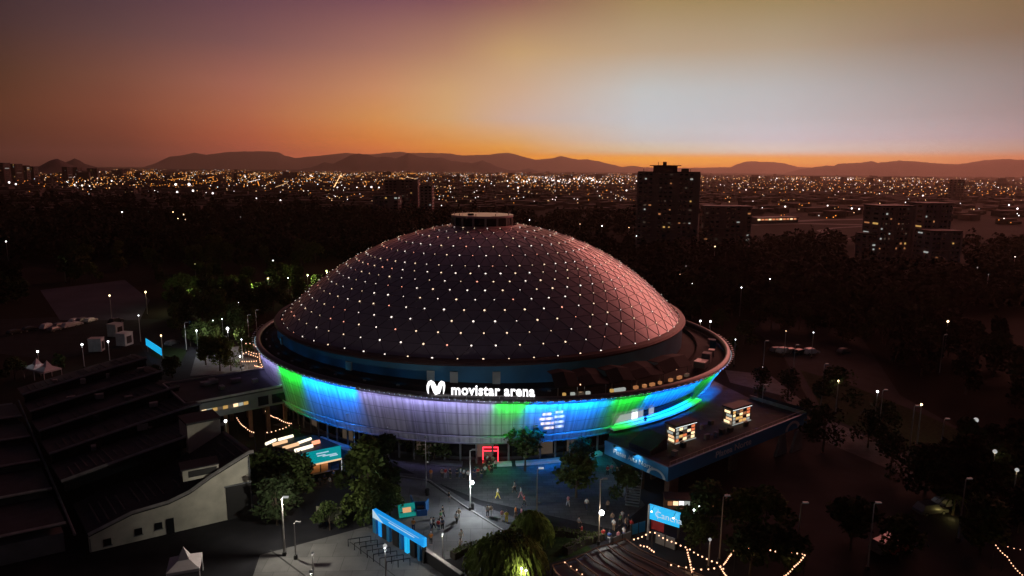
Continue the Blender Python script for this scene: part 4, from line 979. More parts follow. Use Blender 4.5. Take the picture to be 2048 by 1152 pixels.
container(232,672,3.0,3.0,3.6,-.25,'tall pale box unit with dark opening, behind its twin')
container(250,690,3.0,3.0,3.4,-.25,'tall pale box unit with dark opening, at the warehouse corner')
def marquee(x, y, w_, h_, rz, label, n=2):
    p = at(x, y); t0 = thing('tent', label, 'tent', tuple(p)); m_ = Matrix.Rotation(rz, 3, 'Z')
    for i in range(n):
        o = p+m_ @ Vector(((i-(n-1)/2)*w_, 0, 0)); b = MBR(); hw = w_/2; q = [o+m_ @ Vector((sx*hw, sy*hw, h_)) for sx, sy in ((-1,-1),(1,-1),(1,1),(-1,1))]
        k_ = [o+m_ @ Vector((sx*hw*.35, sy*hw*.35, h_+.7)) for sx, sy in ((-1,-1),(1,-1),(1,1),(-1,1))]; low = [v-Vector((0, 0, .35)) for v in q]; top = o+Vector((0, 0, h_+2.1))
        b.add(q+k_+low+[top], [(0,1,5,4),(1,2,6,5),(2,3,7,6),(3,0,4,7),(4,5,12),(5,6,12),(6,7,12),(7,4,12),(8,9,1,0),(9,10,2,1),(10,11,3,2),(11,8,0,3)]); rf = b.build('roof', 'tent_white', t0)
        for sx, sy in ((-1,-1),(1,-1),(1,1),(-1,1)): MBR().tube([o+m_ @ Vector((sx*hw*.97, sy*hw*.97, 0)), o+m_ @ Vector((sx*hw*.97, sy*hw*.97, h_))], .06, 5).build('pole', 'white_paint', rf)
marquee(87,757,4.0,2.6,-.5,'white peaked tent in the west lot under a white lamp',2)
marquee(372,1162,3.6,2.4,.3,'white peaked tent cut by the bottom edge near the warehouse',1)
# bright blue banner and two feather banners
fb = thing('banner_board', 'bright blue slanting banner board beyond the warehouse roof', 'banner', tuple(at(305,712)))
p, q = at(296,704), at(322,722); dd = q-p
MBR().box((p+q)/2+Vector((0, 0, 2.6)), (dd.length*1.2, .12, 1.9), math.atan2(dd.y, dd.x)).build('panel', 'screen_cyan', fb)
for u in (0, 1): MBR().tube([p+dd*u, p+dd*u+Vector((0, 0, 3.4))], .07, 5).build('post', 'steel', fb)
for x, y, lb in ((380,672,'slim blue flag banner behind the bright green tree'),(405,722,'slim blue flag banner in front of the bright green tree')):
    p = at(x, y); t0 = thing('flag_banner', lb, 'banner', tuple(p), 'slim blue flag banners'); MBR().tube([p, p+Vector((0, 0, 4.6))], .05, 5).build('pole', 'steel', t0)
    MBR().box(p+Vector((.5, 0, 2.9)), (.9,.05,3.2)).build('cloth', 'fascia_blue', t0)

# ------------------------------------------------------------------ street lamps and masts
def lamp(x, y, hgt, label, head='lamp_white', power=0, color=(1,.95,.88), yb=None, globe=None, pole='pole_grey', r=.2, arm=0, group=None, name='street_lamp', radius=.09, from_head=True):
    p = at(x, y, hgt) if from_head else at(x, y); p = Vector((p.x, p.y, 0))
    t0 = thing(name, label, 'street lamp' if name == 'street_lamp' else 'mast', tuple(p), group)
    MBR().tube([p, p+Vector((0, 0, hgt-.1))], radius*1.3, 6, radius*.8).build('pole', pole, t0)
    MBR().box(p+Vector((0, 0, .25)), (.4,.4,.5)).build('base', 'black', t0)
    hp = p+Vector((0, 0, hgt))
    if arm:
        MBR().tube([p+Vector((0, 0, hgt-.1)), p+Vector((arm, 0, hgt+.1))], .05, 5).build('arm', pole, t0); hp = p+Vector((arm, 0, hgt+.05))
        b = MBR(); b.box(hp, (.7,.3,.16))
    else: b = MBR(); b.ball(hp, r, 8, 6)
    h = b.build('lamp_head', head, t0, smooth=not arm)
    if power: light('POINT', 'lamp_glow', hp-Vector((0, 0, r+.12)), power*3.6, color, h, max(.12, r*.6))
    if globe:
        gz, gm, gp, gr = globe; gp0 = p+Vector((.28, -.1, gz)); gb = MBR().ball(gp0, gr, 8, 6).build('side_lamp', gm, t0, smooth=True); MBR().tube([p+Vector((0, 0, gz)), gp0], .04, 4).build('bracket', pole, gb)
        if gp: light('POINT', 'lamp_glow', gp0-Vector((-.3, .3, gr*.2)), gp*2.6, color, gb, gr)
    return t0
WH = (.86,.93,1); WM = (1,.72,.42); GN = (.9,1,.5)
G1 = 'street lamps around the arena'
lamp(940,900,9.3,'tall mast lamp with a glaring white globe halfway up, centre of plaza','lamp_off',0,WH,globe=(4.35,'lamp_white',900,.30),group=G1,arm=.6)
lamp(1201,958,9.3,'mast lamp with the largest white globe, beside the crowd','lamp_off',0,(1,.96,.88),globe=(4.6,'lamp_white',300,.36),pole='pole_brown',group=G1,arm=.6)
lamp(1075,937,9.3,'unlit brown mast between the two glaring mast lamps','lamp_dim',0,WH,globe=(4.4,'lamp_off',0,.14),pole='pole_brown',group=G1,arm=.5)
lamp(851,874,9.0,'unlit slim mast standing at the dark end of the plaza kerb','lamp_off',0,WH,globe=(5,'lamp_dim',0,.10),group=G1)
lamp(770,1092,5,'white globe lamp in the forecourt before the blue gate','lamp_dim',120,WH,r=.26,group=G1)
lamp(885,1068,4.4,'short slim lamp with a small white globe beside the blue gate','lamp_dim',240,(1,.95,.8),r=.15,group=G1)
lamp(622,1143,4,'dim grey globe lamp at the bottom edge of the forecourt','lamp_off',50,(1,.95,.85),r=.26,group=G1)
lamp(625,1106,4,'faint pale globe lamp above the dim one in the forecourt','lamp_off',40,(1,.95,.85),r=.2,group=G1)
lamp(1420,1079,4,'faint grey globe lamp among bushes right of the blue sign','lamp_dim',8,WH,r=.2,group=G1)
lamp(653,806,8,'slim mast before the blue facade at the west entrance','lamp_off',0,WH,group=G1)
lamp(707,828,8,'grey mast before the seam of blue and lavender light','lamp_off',0,WH,group=G1,arm=-.9)
lamp(776,856,7,'thin mast half hidden by the plaza trees','lamp_off',0,WH,group=G1)
lamp(451,842,6,'greenish white globe lamp at the annex corner','lamp_white',40,(1,1,.8),r=.24,group=G1)
for x, y, h_, hd, pw_, cl, r_, lb in (
 (75,703,6,'lamp_white',50,WH,.24,'white globe lamp above the white peaked tent'),
 (164,689,6,'lamp_white',40,WH,.26,'white globe lamp just left of the lone container'),
 (216,683,6,'lamp_white',40,WH,.22,'white globe lamp just right of the lone container'),
 (277,631,8,'lamp_white',40,(1,.95,.85),.15,'white lamp on a tall pole behind the box units'),
 (322,671,7,'lamp_warm',50,(1,.85,.65),.2,'warm lamp on a pole beyond the blue banner board'),
 (219,591,8,'lamp_warm',60,(1,.9,.7),.27,'warm lamp at the left end of the park road row'),
 (291,584,8,'lamp_warm',60,WM,.30,'orange lamp second in the park road row'),
 (363,578,8,'lamp_green',900,GN,.26,'yellow-green lamp third in the park road row'),
 (448,568,8,'lamp_warm',90,(1,.85,.5),.28,'yellow lamp fourth in the park road row'),
 (495,566,8,'lamp_green',900,GN,.22,'green-tinted lamp fifth in the park road row, in leaves'),
 (536,557,8,'lamp_warm',60,(1,.85,.6),.26,'pale lamp sixth in the park road row'),
 (576,556,8,'lamp_white',50,GN,.20,'small whitish lamp seventh in the park road row'),
 (615,550,8,'lamp_green',900,GN,.28,'green lamp eighth in the park road row, near the dome'),
 (653,542,8,'lamp_green',900,(1,.95,.3),.36,'large yellow lamp at the dome end of the park road row'),
 (393,661,6,'lamp_white',700,WH,.20,'white lamp touching the bright green tree'),
 (455,657,7,'lamp_white',520,(1,.97,.9),.36,'largest white lamp among the trees west of the arena'),
 (444,638,6,'lamp_white',14,WH,.12,'small white lamp, middle of three above the largest'),
 (426,641,6,'lamp_white',14,WH,.12,'small white lamp, leftmost of three above the largest'),
 (472,630,6,'lamp_white',14,WH,.14,'small white lamp, rightmost of three above the largest'),
 (477,605,6,'lamp_white',6,WH,.10,'tiny white lamp deep in the dark trees'),
 (483,679,7,'lamp_white',20,WH,.14,'slim white lamp at the top of the bulb strands'),
 (480,713,3,'lamp_white',120,WH,.18,'low white lamp at the foot of the bulb strands'),
 (1677,762,7,'lamp_warm',55,WM,.2,'warm lamp nearest the row of parked cars on the east road'),
 (1755,783,8,'lamp_white',50,WH,.22,'white lamp on the east road between two warm ones'),
 (1843,809,8,'lamp_warm',60,WM,.2,'warm lamp on the east path before the dark grove'),
 (1952,840,8,'lamp_dim',40,WH,.4,'dull white lamp beyond the dark grove'),
 (1990,903,7,'lamp_dim',14,WM,.32,'dull brown lamp near the right edge, upper of two'),
 (2034,940,7,'lamp_dim',14,WM,.28,'dull brown lamp near the right edge, lower of two'),
 (2047,875,7,'lamp_dim',8,WH,.24,'pale lamp cut by the right edge'),
 (1401,642,6,'lamp_white',25,(1,.9,.7),.26,'bright lamp touching the dark side of the rim'),
 (1421,643,6,'lamp_white',35,WH,.28,'bright white lamp right of the one at the rim'),
 (1471,679,7,'lamp_white',20,(.7,1,.95),.13,'small bluish lamp just outside the rim'),
 (1525,735,5,'lamp_white',18,(.7,1,.95),.13,'small bluish lamp on the path beyond the green light'),
 (1478,798,4,'lamp_white',6,WH,.14,'tiny white lamp over the terrace roof hood'),
 (1233,874,3,'lamp_white',10,WH,.12,'tiny white lamp at the corner of the terrace fascia'),
 (1627,665,7,'lamp_white',12,WH,.14,'tiny white lamp in the east trees'),
 (1572,662,7,'lamp_warm',10,WM,.10,'faint warm lamp in the east trees'),
 (1385,567,8,'lamp_white',30,(1,1,.8),.26,'pale lamp in the dark grove right of the dome'),
 (1360,549,8,'lamp_warm',20,(1,.9,.7),.18,'faint lamp above the pale one right of the dome'),
 (1410,1003,5,'lamp_white',18,WH,.18,'white globe, highest of three beside the orange food stalls'),
 (1398,1011,4.5,'lamp_white',12,WH,.14,'small white globe, middle of three beside the orange stalls'),
 (1388,1020,4,'lamp_white',12,WH,.14,'small white globe, lowest of three beside the orange stalls'),
 (1043,1137,4,'lamp_white',140,(1,.92,.7),.13,'small white globe at the foot of the willow, left of a pair'),
 (1052,1141,4,'lamp_white',90,(1,.92,.7),.13,'small white globe at the foot of the willow, right of a pair'),
 (1291,835,4,'lamp_white',10,WH,.12,'tiny white lamp before the club windows'),
 (128,528,8,'lamp_green',60,GN,.08,'hidden greenish lamp far out in the west park'),
 (390,528,8,'lamp_green',60,GN,.08,'hidden greenish lamp in the tree behind the road row')):
    lamp(x, y, h_, lb, hd, pw_, cl, r=r_, group=G1)
for x, y, h_, pl, lb in ((563,995,8,'pole_grey','stout pale pole in the west yard, glow added at its head'),(588,1045,5,'pole_grey','short camera pole beside the stout pale pole'),
 (1530,682,10,'pole_grey','tall unlit mast nearest the rim on the east road'),(1591,690,10,'pole_grey','tall mast before the parked cars, lit at its foot'),(1649,728,10,'pole_grey','tall unlit mast left of the warm east lamp'),(1766,780,10,'pole_grey','tall mast crossing the white east lamp'),
 (1829,812,10,'pole_grey','tall mast just left of the warm lamp by the dark grove'),(1889,838,10,'pole_grey','faint tall mast inside the dark grove'),(1603,1006,9,'pole_brown','unlit double-headed mast over the square of bulbs'),(1447,992,9,'pole_brown','brown mast beside the orange food stalls'),
 (1749,1006,9,'pole_grey','faint mast in the dark east garden'),(1932,958,9,'pole_grey','faint mast near the small palm'),(1888,670,10,'pole_grey','faint far mast at the edge of the east trees'),(495,630,10,'pole_grey','tall thin double-headed mast beyond the bulb strands'),(511,620,10,'pole_grey','tall thin plain mast touching the rim'),(369,645,8,'pole_grey','thin unlit mast left of the flag banner'),(1527,770,9,'pole_grey','thin unlit mast over the far end of the terrace'),(577,640,10,'pole_grey','thin mast just above the rim beside the dome')):
    t0 = lamp(x, y, h_, lb, 'lamp_dim' if x == 563 else 'lamp_off', 750 if x == 563 else 0, (1,.93,.78), pole=pl, group='unlit masts', name='mast', arm=.5, radius=.12 if x == 563 else .08)  # stout pole's lit head and glow are added to brighten the warehouse wall

# ------------------------------------------------------------------ strings of bulbs
def festoon(pts, z, n, label, mt='bulb', r=.10, sag=.35, glow=0, posts=True):
    P = [at(x, y, z) for x, y in pts]; t0 = thing('festoon', label, 'string lights', (P[0].x, P[0].y, 0), 'strings of warm bulbs')
    segs = [(P[i+1]-P[i]).length for i in range(len(P)-1)]; tot = sum(segs)
    def pos(s):
        s = max(0, min(tot-1e-4, s))
        for i, l in enumerate(segs):
            if s <= l: f = s/l; return P[i].lerp(P[i+1], f)-Vector((0, 0, sag*4*f*(1-f)*min(1, l/6)))
            s -= l
        return P[-1]
    MBR().tube([pos(tot*i/(n*2)) for i in range(n*2+1)], .02, 3).build('cable', 'black', t0)
    for i in range(n):
        MB().ball(pos(tot*(i+.5)/n)-Vector((0, 0, .1)), r*random.uniform(.9, 1.15), 6, 4).build('bulb', mt, t0)
    if posts:
        for p in (P[0], P[-1]): MBR().tube([(p.x, p.y, 0), (p.x, p.y, p.z+.05)], .05, 5).build('post', 'black', t0)
    for k in range(glow): light('POINT', 'bulb_glow', pos(tot*(k+.5)/glow)-Vector((0, 0, .35)), 90 if 'cluster' in label or 'rim' in label else 34, (1,.55,.28), t0, .25)
festoon([(473,833),(490,853),(509,864)], 3.5, 13, 'bulb string at the dark west edge of the patio', glow=1)
festoon([(530,820),(555,835),(584,846)], 3.5, 17, 'bulb string sloping down over the patio tables', glow=2)
festoon([(581,848),(558,858),(530,864)], 3.2, 7, 'short bulb string along the near side of the patio', glow=1)
festoon([(627,792),(643,802),(660,805),(676,799)], 6.5, 10, 'cool bulb string sagging before the blue facade', 'bulb_cool', .08, .3, 0)
festoon([(664,776),(684,778),(693,775)], 8, 7, 'short cool bulb string at the top of the blue facade', 'bulb_cool', .07, .1, 0)
for i, (p, n_) in enumerate(((((488,686),(505,686),(516,695),(520,702)), 11), (((484,707),(497,702),(515,707)), 6), (((495,706),(510,711),(517,714)), 5), (((482,722),(492,722),(515,721)), 7), (((518,700),(520,722),(526,734)), 8), (((508,730),(516,732),(524,734)), 6))):
    festoon(p, 4.0, n_, ['top bulb string of the cluster beside the rim', 'bulb string below the top one in the cluster beside the rim', 'short slanting bulb string in the middle of the cluster', 'level bulb string at the lower edge of the cluster', 'bulb string hugging the rim down its side', 'reddish short bulb string at the foot of the cluster'][i], r=.13, glow=1, sag=.15)
festoon([(1264,1078),(1304,1060)], 3.6, 5, 'bulb string rising to the post under the blue sign', glow=1)
festoon([(1306,1061),(1351,1084),(1376,1094)], 3.6, 8, 'bulb string falling right from under the blue sign', glow=1)
festoon([(1376,1094),(1408,1113),(1436,1124),(1450,1138)], 3.6, 9, 'bulb string continuing right between dark trees', glow=1)
festoon([(1374,1095),(1380,1120),(1385,1144)], 3.6, 10, 'steep bulb string down to the bottom edge', glow=1)
festoon([(1335,1126),(1365,1131),(1414,1137),(1446,1128)], 3.4, 8, 'nearly level bulb string low among the trees', glow=1)
festoon([(1446,1128),(1458,1112),(1471,1092)], 3.6, 12, 'steep bulb string rising to the corner of the bulb square', glow=1)
festoon([(1471,1091),(1500,1094),(1540,1099),(1580,1102),(1611,1106)], 3.6, 13, 'long level bulb string, top side of the bulb square', glow=2)
festoon([(1611,1106),(1590,1130),(1566,1152)], 3.6, 12, 'bulb string closing the east side of the bulb square', glow=1)
festoon([(1440,1130),(1455,1152)], 3.6, 6, 'short bulb string below the corner of the bulb square', glow=0)
festoon([(1278,1088),(1296,1092),(1310,1103)], 3.0, 6, 'bulb string over the people at the pergola end', glow=1)
festoon([(1990,1086),(2015,1112),(2047,1150)], 3.6, 13, 'bulb string in the bottom right corner', glow=1, r=.07)
festoon([(2010,1090),(2060,1099)], 3.6, 4, 'faint bulb string at the right edge', glow=0, r=.05)
festoon([(1124,1118),(1151,1135),(1170,1150)], 3.4, 4, 'sparse bulb string left of the pergola ribs', glow=0, r=.08)

# small stalls glowing orange in the south-east garden
def kiosk(x, y, w_, label, mts):
    p = at(x, y); t0 = thing('food_kiosk', label, 'kiosk', tuple(p), 'orange lit kiosks in the garden'); rz = -.12
    MBR().box(p+Vector((0, .9, 1.2)), (w_, .1, 2.4), rz).build('back_wall', 'wall_brown', t0); MBR().box(p+Vector((0, 0, 2.6)), (w_+.5, 2.4, .14), rz).build('roof', 'black', t0)
    MBR().box(p+Vector((0, -.7, .5)), (w_, .5, 1.0), rz).build('counter', 'wall_brown', t0)
    for i, mt in enumerate(mts): MBR().box(p+Vector((-w_/2+w_*(i+.5)/len(mts), -.75, 1.9)), (w_/len(mts)*.85, .08, .6), rz).build('light_panel', mt, t0)
    for s in (-1, 1): MBR().box(p+Vector((s*w_/2, -.9, 1.3)), (.1,.1,2.6), rz).build('post', 'black', t0)
    light('POINT', 'kiosk_glow', p+Vector((0, -.2, 2.2)), 18, (1,.6,.3), t0, .2)
kiosk(1353,1026,3.4,'kiosk with orange and white panels behind the blue sign',('win_orange','shop_warm','shop_white','win_white'))
kiosk(1432,1028,3.6,'kiosk with a glowing orange front behind the brown mast',('win_orange','sky_warm','shop_warm'))
kiosk(846,890,2.2,'kiosk glowing orange between the plaza trees',('sky_warm','win_orange'))

# ------------------------------------------------------------------ trees
def crown_mesh(h, w, seed, leaf=.46, count=1500, shape='round', low=.3):
    rng = random.Random(seed); b = MB(); blobs = []
    nb = 13 if shape == 'round' else 9
    for i in range(nb):
        a = rng.uniform(0, 2*PI); t = rng.random()
        if shape == 'tall': rr = w*.5*rng.uniform(.1, .5)*(1-t*.6); zz = h*(low+(1-low)*t*.9); br = w*.34*(1-t*.45)
        elif shape == 'dome': t = t**.7; rr = w*.5*rng.uniform(.2, .95)*math.sqrt(max(.05, 1-t*t)); zz = h*(low+(.95-low)*t); br = w*.24
        else: rr = w*.5*rng.uniform(.15, .8)*(1-.5*abs(t-.4)); zz = h*(low+(.9-low)*t); br = w*rng.uniform(.16, .27)
        blobs.append((Vector((rr*math.cos(a), rr*math.sin(a), zz)), br))
    vs = []; fs = []
    for i in range(count):
        c, br = rng.choice(blobs)
        d = Vector((rng.gauss(0, 1), rng.gauss(0, 1), rng.gauss(0, .85))); d.normalize(); p = c+d*br*(rng.random()**.4)
        s = leaf*rng.uniform(.6, 1.4); u = Vector((rng.gauss(0, 1), rng.gauss(0, 1), rng.gauss(0, .6))).normalized(); v = u.cross(Vector((rng.gauss(0, 1), rng.gauss(0, 1), rng.gauss(0, 1)))).normalized()
        k = len(vs); vs += [p-u*s, p+v*s*.55, p+u*s, p-v*s*.55]; fs.append((k, k+1, k+2, k+3))
    b.add(vs, fs); return b, blobs
def tree_proto(h, w, seed, leafm, shape='round', count=1500, leaf=.46, low=.3, name='tree'):
    t0 = thing(name, 'x', 'tree', (0, 0, 0)); b, blobs = crown_mesh(h, w, seed, leaf, count, shape, low); rng = random.Random(seed+5)
    tb = MBR(); tb.tube([(0, 0, -.05), (.05, 0, h*.2), (0, .05, h*.45), (.05, 0, h*.75)], h*.028, 7, h*.008)
    for c, br in blobs[:6]: tb.tube([(0, 0, h*rng.uniform(.2, .4)), (c.x*.5, c.y*.5, c.z*.75), tuple(c)], h*.010, 5, h*.003)
    tb.build('trunk', 'bark', t0); b.build('crown', leafm, t0); return t0
protos = {
 'round': [tree_proto(9, 8, 1, 'leaf_a'), tree_proto(10, 8.5, 2, 'leaf_b', count=1600), tree_proto(8, 8.5, 3, 'leaf_c', shape='dome')],
 'tall': [tree_proto(13, 7, 4, 'leaf_a', shape='tall', low=.15, count=1700), tree_proto(12, 6, 5, 'leaf_c', shape='tall', low=.12, count=1600)],
 'small': [tree_proto(5.5, 5.5, 6, 'leaf_c', shape='dome', count=900, leaf=.26, low=.3)],
}
used = set()
def place_tree(kind, x, y, sc_, label, group=None, which=None, leafm=None, off=None):
    L_ = protos[kind]; pr = L_[which % len(L_)] if which is not None else random.choice(L_)
    p = at(x, y) if off is None else off
    mats = {'crown': leafm} if leafm else None
    s3 = (sc_*random.uniform(.9, 1.1), sc_*random.uniform(.9, 1.1), sc_)
    o = dup(pr, (p.x, p.y, 0), random.uniform(0, 6.3), s3, label, group, 'tree', mats); return o
near = [('tall',738,1020,1.0,'tallest bushy tree, centre of the dark clump before the lavender facade','leaf_b'),('tall',775,985,.85,'dark narrow tree at the right of the plaza clump','leaf_c'),('round',724,985,.74,'round tree at the left of the plaza clump','leaf_a'),('round',722,1052,.7,'low leafy tree at the foot of the plaza clump, nearest the blue gate','leaf_b'),('round',780,1030,.45,'bushy young tree behind the blue gate','leaf_b'),
 ('small',700,948,.6,'small tree touching the lit pavilion tube lamp','leaf_b'),('round',868,922,.85,'dark tree left of the red arch under the lavender light','leaf_a'),('round',825,912,.7,'dark tree beside the orange plaza kiosk','leaf_b'),('round',1050,942,.98,'round dark tree just right of the red arch','leaf_a'),('round',1165,935,.6,'dark tree against the blue lit foot of the arena','leaf_c'),('round',1152,995,.72,'olive tree between two brown masts','leaf_b'),('round',1256,1000,.58,'brownish tree under the terrace stair','leaf_a'),
 ('round',540,1000,.9,'dark tree at the warehouse corner','leaf_a'),('round',590,1010,.8,'dark tree behind the stout pale pole','leaf_a'),('round',604,985,.6,'dark tree beside the blank hoarding','leaf_b'),('small',660,1060,.7,'bush under the blank hoarding','leaf_a'),('round',555,1050,.7,'dark tree between the warehouse door and the pale pole','leaf_c'),
 ('round',1418,1072,.85,'dark tree right of the lit blue sign','leaf_a'),('round',1400,1100,.6,'dark tree inside the bulb strings','leaf_a'),('round',1490,1080,.75,'dark green tree behind the square of bulbs','leaf_b'),('round',1530,1060,.7,'dark tree behind the long level bulb string','leaf_b'),('round',1570,1150,.7,'dark tree inside the square of bulbs','leaf_c'),('round',1500,1150,.7,'black tree at the bottom edge inside the bulb square','leaf_c'),
 ('round',440,742,.95,'bright green lit tree west of the rim','leaf_b'),('small',462,742,.9,'small bright green tree beside the larger lit one','leaf_b'),('round',412,730,.75,'green tree lit from above left of the brightest','leaf_b'),('round',405,690,.8,'yellow-green tree top beside a white lamp','leaf_b'),
 ('round',345,755,.6,'dark tree before the annex roof','leaf_a'),('round',310,775,.5,'dark tree beyond the warehouse ridge','leaf_c'),('round',30,760,.6,'dark tree left of the white peaked tent','leaf_a'),('round',120,740,.45,'dark tree right of the white peaked tent','leaf_a'),
 ('small',1610,850,.9,'small round tree alone at the terrace end','leaf_c'),('small',1645,905,1.5,'broad round tree on the dark east square','leaf_c'),('small',1735,895,1.2,'round tree below the pale east path','leaf_c'),('small',1672,822,1.6,'dark tree on the near side of the pale path','leaf_c'),('small',1762,875,1.2,'round tree touching the pale east path','leaf_c'),('small',1520,790,1.1,'dark tree in the green glow beyond the terrace','leaf_c'),('small',1575,800,1.2,'dark tree between the terrace and the pale path','leaf_c'),('small',1560,850,.7,'dark shrub-like tree by the terrace end wall','leaf_c'),
 ('small',1780,955,1.3,'black tree in the middle of the dark east square','leaf_c'),('round',1850,985,.8,'black tree right of the dark east square','leaf_c'),('round',1700,1100,.8,'black tree in the south-east garden','leaf_c'),('round',1800,1120,.7,'black tree among parked cars of the south-east garden','leaf_a'),('round',1960,1110,.8,'black tree before the corner bulb string','leaf_a'),
 ('small',1020,1150,1.0,'dark bush at the foot of the willow','leaf_a'),('round',500,640,.6,'dark tree just outside the rim, west','leaf_a'),('round',1460,720,.6,'dark tree just outside the rim, east','leaf_a'),('round',1490,690,.8,'tall dark tree east of the rim','leaf_a'),('round',1440,660,.8,'dark tree behind the east rim','leaf_a')]
for i, (k, x, y, s, lb, lm) in enumerate(near): place_tree(k, x, y, s, lb, 'trees around the arena', i, lm)
lamp_trees = [(363,578,8,'rounded tree lit yellow-green by the third road lamp'),(495,566,8,'tree lit green by the fifth road lamp'),(615,550,8,'tree lit green by the eighth road lamp near the dome'),(653,542,8,'tree lit yellow by the large lamp at the dome'),(393,661,6,'bright yellow-green tree touching a white lamp'),(455,657,7,'tree glowing beside the largest white lamp'),(448,568,8,'tree lit by the fourth road lamp'),(128,528,8,'greenish lit tree far out in the west park'),(390,528,8,'faintly lit spreading tree behind the road lamps'),(576,556,8,'tree lit by the small seventh road lamp')]
for x, y, h_, lb in lamp_trees:
    p = at(x, y, h_); place_tree('round', 0, 0, .78 if h_ == 8 else .66, lb, 'trees lit by lamps', 1, 'leaf_b', off=Vector((p.x+3.0, p.y+2.4, 0)))
    if h_ < 8: place_tree('round', 0, 0, .6, lb.replace('tree', 'smaller tree'), 'trees lit by lamps', 0, 'leaf_b', off=Vector((p.x+5.4, p.y-1.5, 0)))
# park groves: each tree its own, those that nothing tells apart share a description
def grove(n, poly, s0, s1, label, group, kinds=('round', 'round', 'tall')):
    xs = [p[0] for p in poly]; ys = [p[1] for p in poly]; W_ = [at(x, y) for x, y in poly]; k = 0; tries = 0
    def inside(p):
        c = False; j = len(W_)-1
        for i in range(len(W_)):
            if (W_[i].y > p[1]) != (W_[j].y > p[1]) and p[0] < (W_[j].x-W_[i].x)*(p[1]-W_[i].y)/(W_[j].y-W_[i].y)+W_[i].x: c = not c
            j = i
        return c
    bx = (min(w.x for w in W_), max(w.x for w in W_)); by = (min(w.y for w in W_), max(w.y for w in W_))
    while k < n and tries < n*60:
        tries += 1; p = Vector((random.uniform(*bx), random.uniform(*by), 0))
        if not inside(p) or math.hypot(p.x-1, p.y) < 58: continue
        place_tree(random.choice(kinds), 0, 0, random.uniform(s0, s1), label, group, off=p, leafm=random.choice(['leaf_far', 'leaf_c'] if 'black' in label else ['leaf_a', 'leaf_b', 'leaf_c'])); k += 1
grove(46, [(330,640),(300,600),(380,585),(640,560),(560,640),(480,680),(400,660)], .7, 1.1, 'dark green tree in the lit grove between the park road and the rim', 'grove by the park road')
grove(12, [(380,700),(500,690),(470,660),(330,660)], .5, .8, 'green tree near the white lamps west of the rim', 'trees west of the rim')
grove(36, [(240,580),(640,535),(620,495),(200,500),(20,560)], .9, 1.4, 'dark park tree beyond the row of road lamps', 'park trees beyond the road lamps')
grove(18, [(-40,640),(60,600),(40,560),(-80,560)], .8, 1.2, 'black tree at the west edge of the park', 'black trees at the west edge')
grove(28, [(1390,620),(1540,668),(1780,700),(1900,700),(1800,640),(1450,600)], .8, 1.2, 'black tree standing about the unlit east parking row', 'east parking trees')
grove(26, [(1380,640),(1480,620),(1700,640),(1700,600),(1300,540)], .8, 1.3, 'black tree in the grove right of the dome', 'black grove right of the dome')
grove(28, [(1440,640),(1780,650),(1760,570),(1450,560)], .8, 1.2, 'black tree in the unlit east park beyond the car row', 'east park beyond the car row')
grove(26, [(1820,760),(2060,860),(2100,760),(1800,640),(1720,650)], .9, 1.3, 'black tree in the dark east grove', 'black trees of the east grove')
grove(14, [(1860,1010),(2060,1080),(2080,980),(1900,900)], .7, 1.0, 'black tree near the right edge below the path lamps', 'black trees near the right edge')
# far woods as one mass
b = MB(); rng = random.Random(11)
def far_crown(x, y, s):
    p = at(x, y)
    if math.hypot(p.x, p.y) < 62: return
    D_ = (p-CAM).length; q = s*random.choice([.45, .6, .8, .9, 1.0, 1.1, 1.4]); lf = .7+D_*.0014; nq = 62 if D_ < 450 else 34; thin = rng.random() < .15
    for i in range(nq):
        d = Vector((rng.gauss(0, 1), rng.gauss(0, 1), rng.gauss(0, .8))).normalized(); fx_ = .14 if thin else rng.uniform(.3, .5); c = Vector((p.x, p.y, q*(.65 if thin else .5)))+Vector((d.x*q*fx_, d.y*q*fx_, d.z*q*(.62 if thin else .42)))
        u = Vector((rng.gauss(0, 1), rng.gauss(0, 1), rng.gauss(0, .5))).normalized(); v = u.cross(d).normalized()
        b.add([c-u*lf, c+v*lf*.7, c+u*lf, c-v*lf*.7], [(0, 1, 2, 3)])
for i in range(1500):
    x = random.uniform(-60, 900); y = random.uniform(402 if x < 640 else 432, 520); far_crown(x, y, 12)
for i in range(900):
    x = random.uniform(1050, 2100); y = random.uniform(470 if x < 1500 else 485, 620)
    if 1690 < x < 1940 and y > 500: y = random.uniform(560, 625)
    if 1260 < x < 1510 and y > 480: y = random.uniform(505, 620)
    far_crown(x, y, 10)
for i in range(350):
    x = random.uniform(700, 1300); y = random.uniform(432, 470); far_crown(x, y, 11)
fw_ = b.build('far_woods', 'leaf_far'); tag(fw_, 'dark mass of distant park trees between the arena and the city', 'woods', None, 'stuff')
fw_['category'] = 'woods'
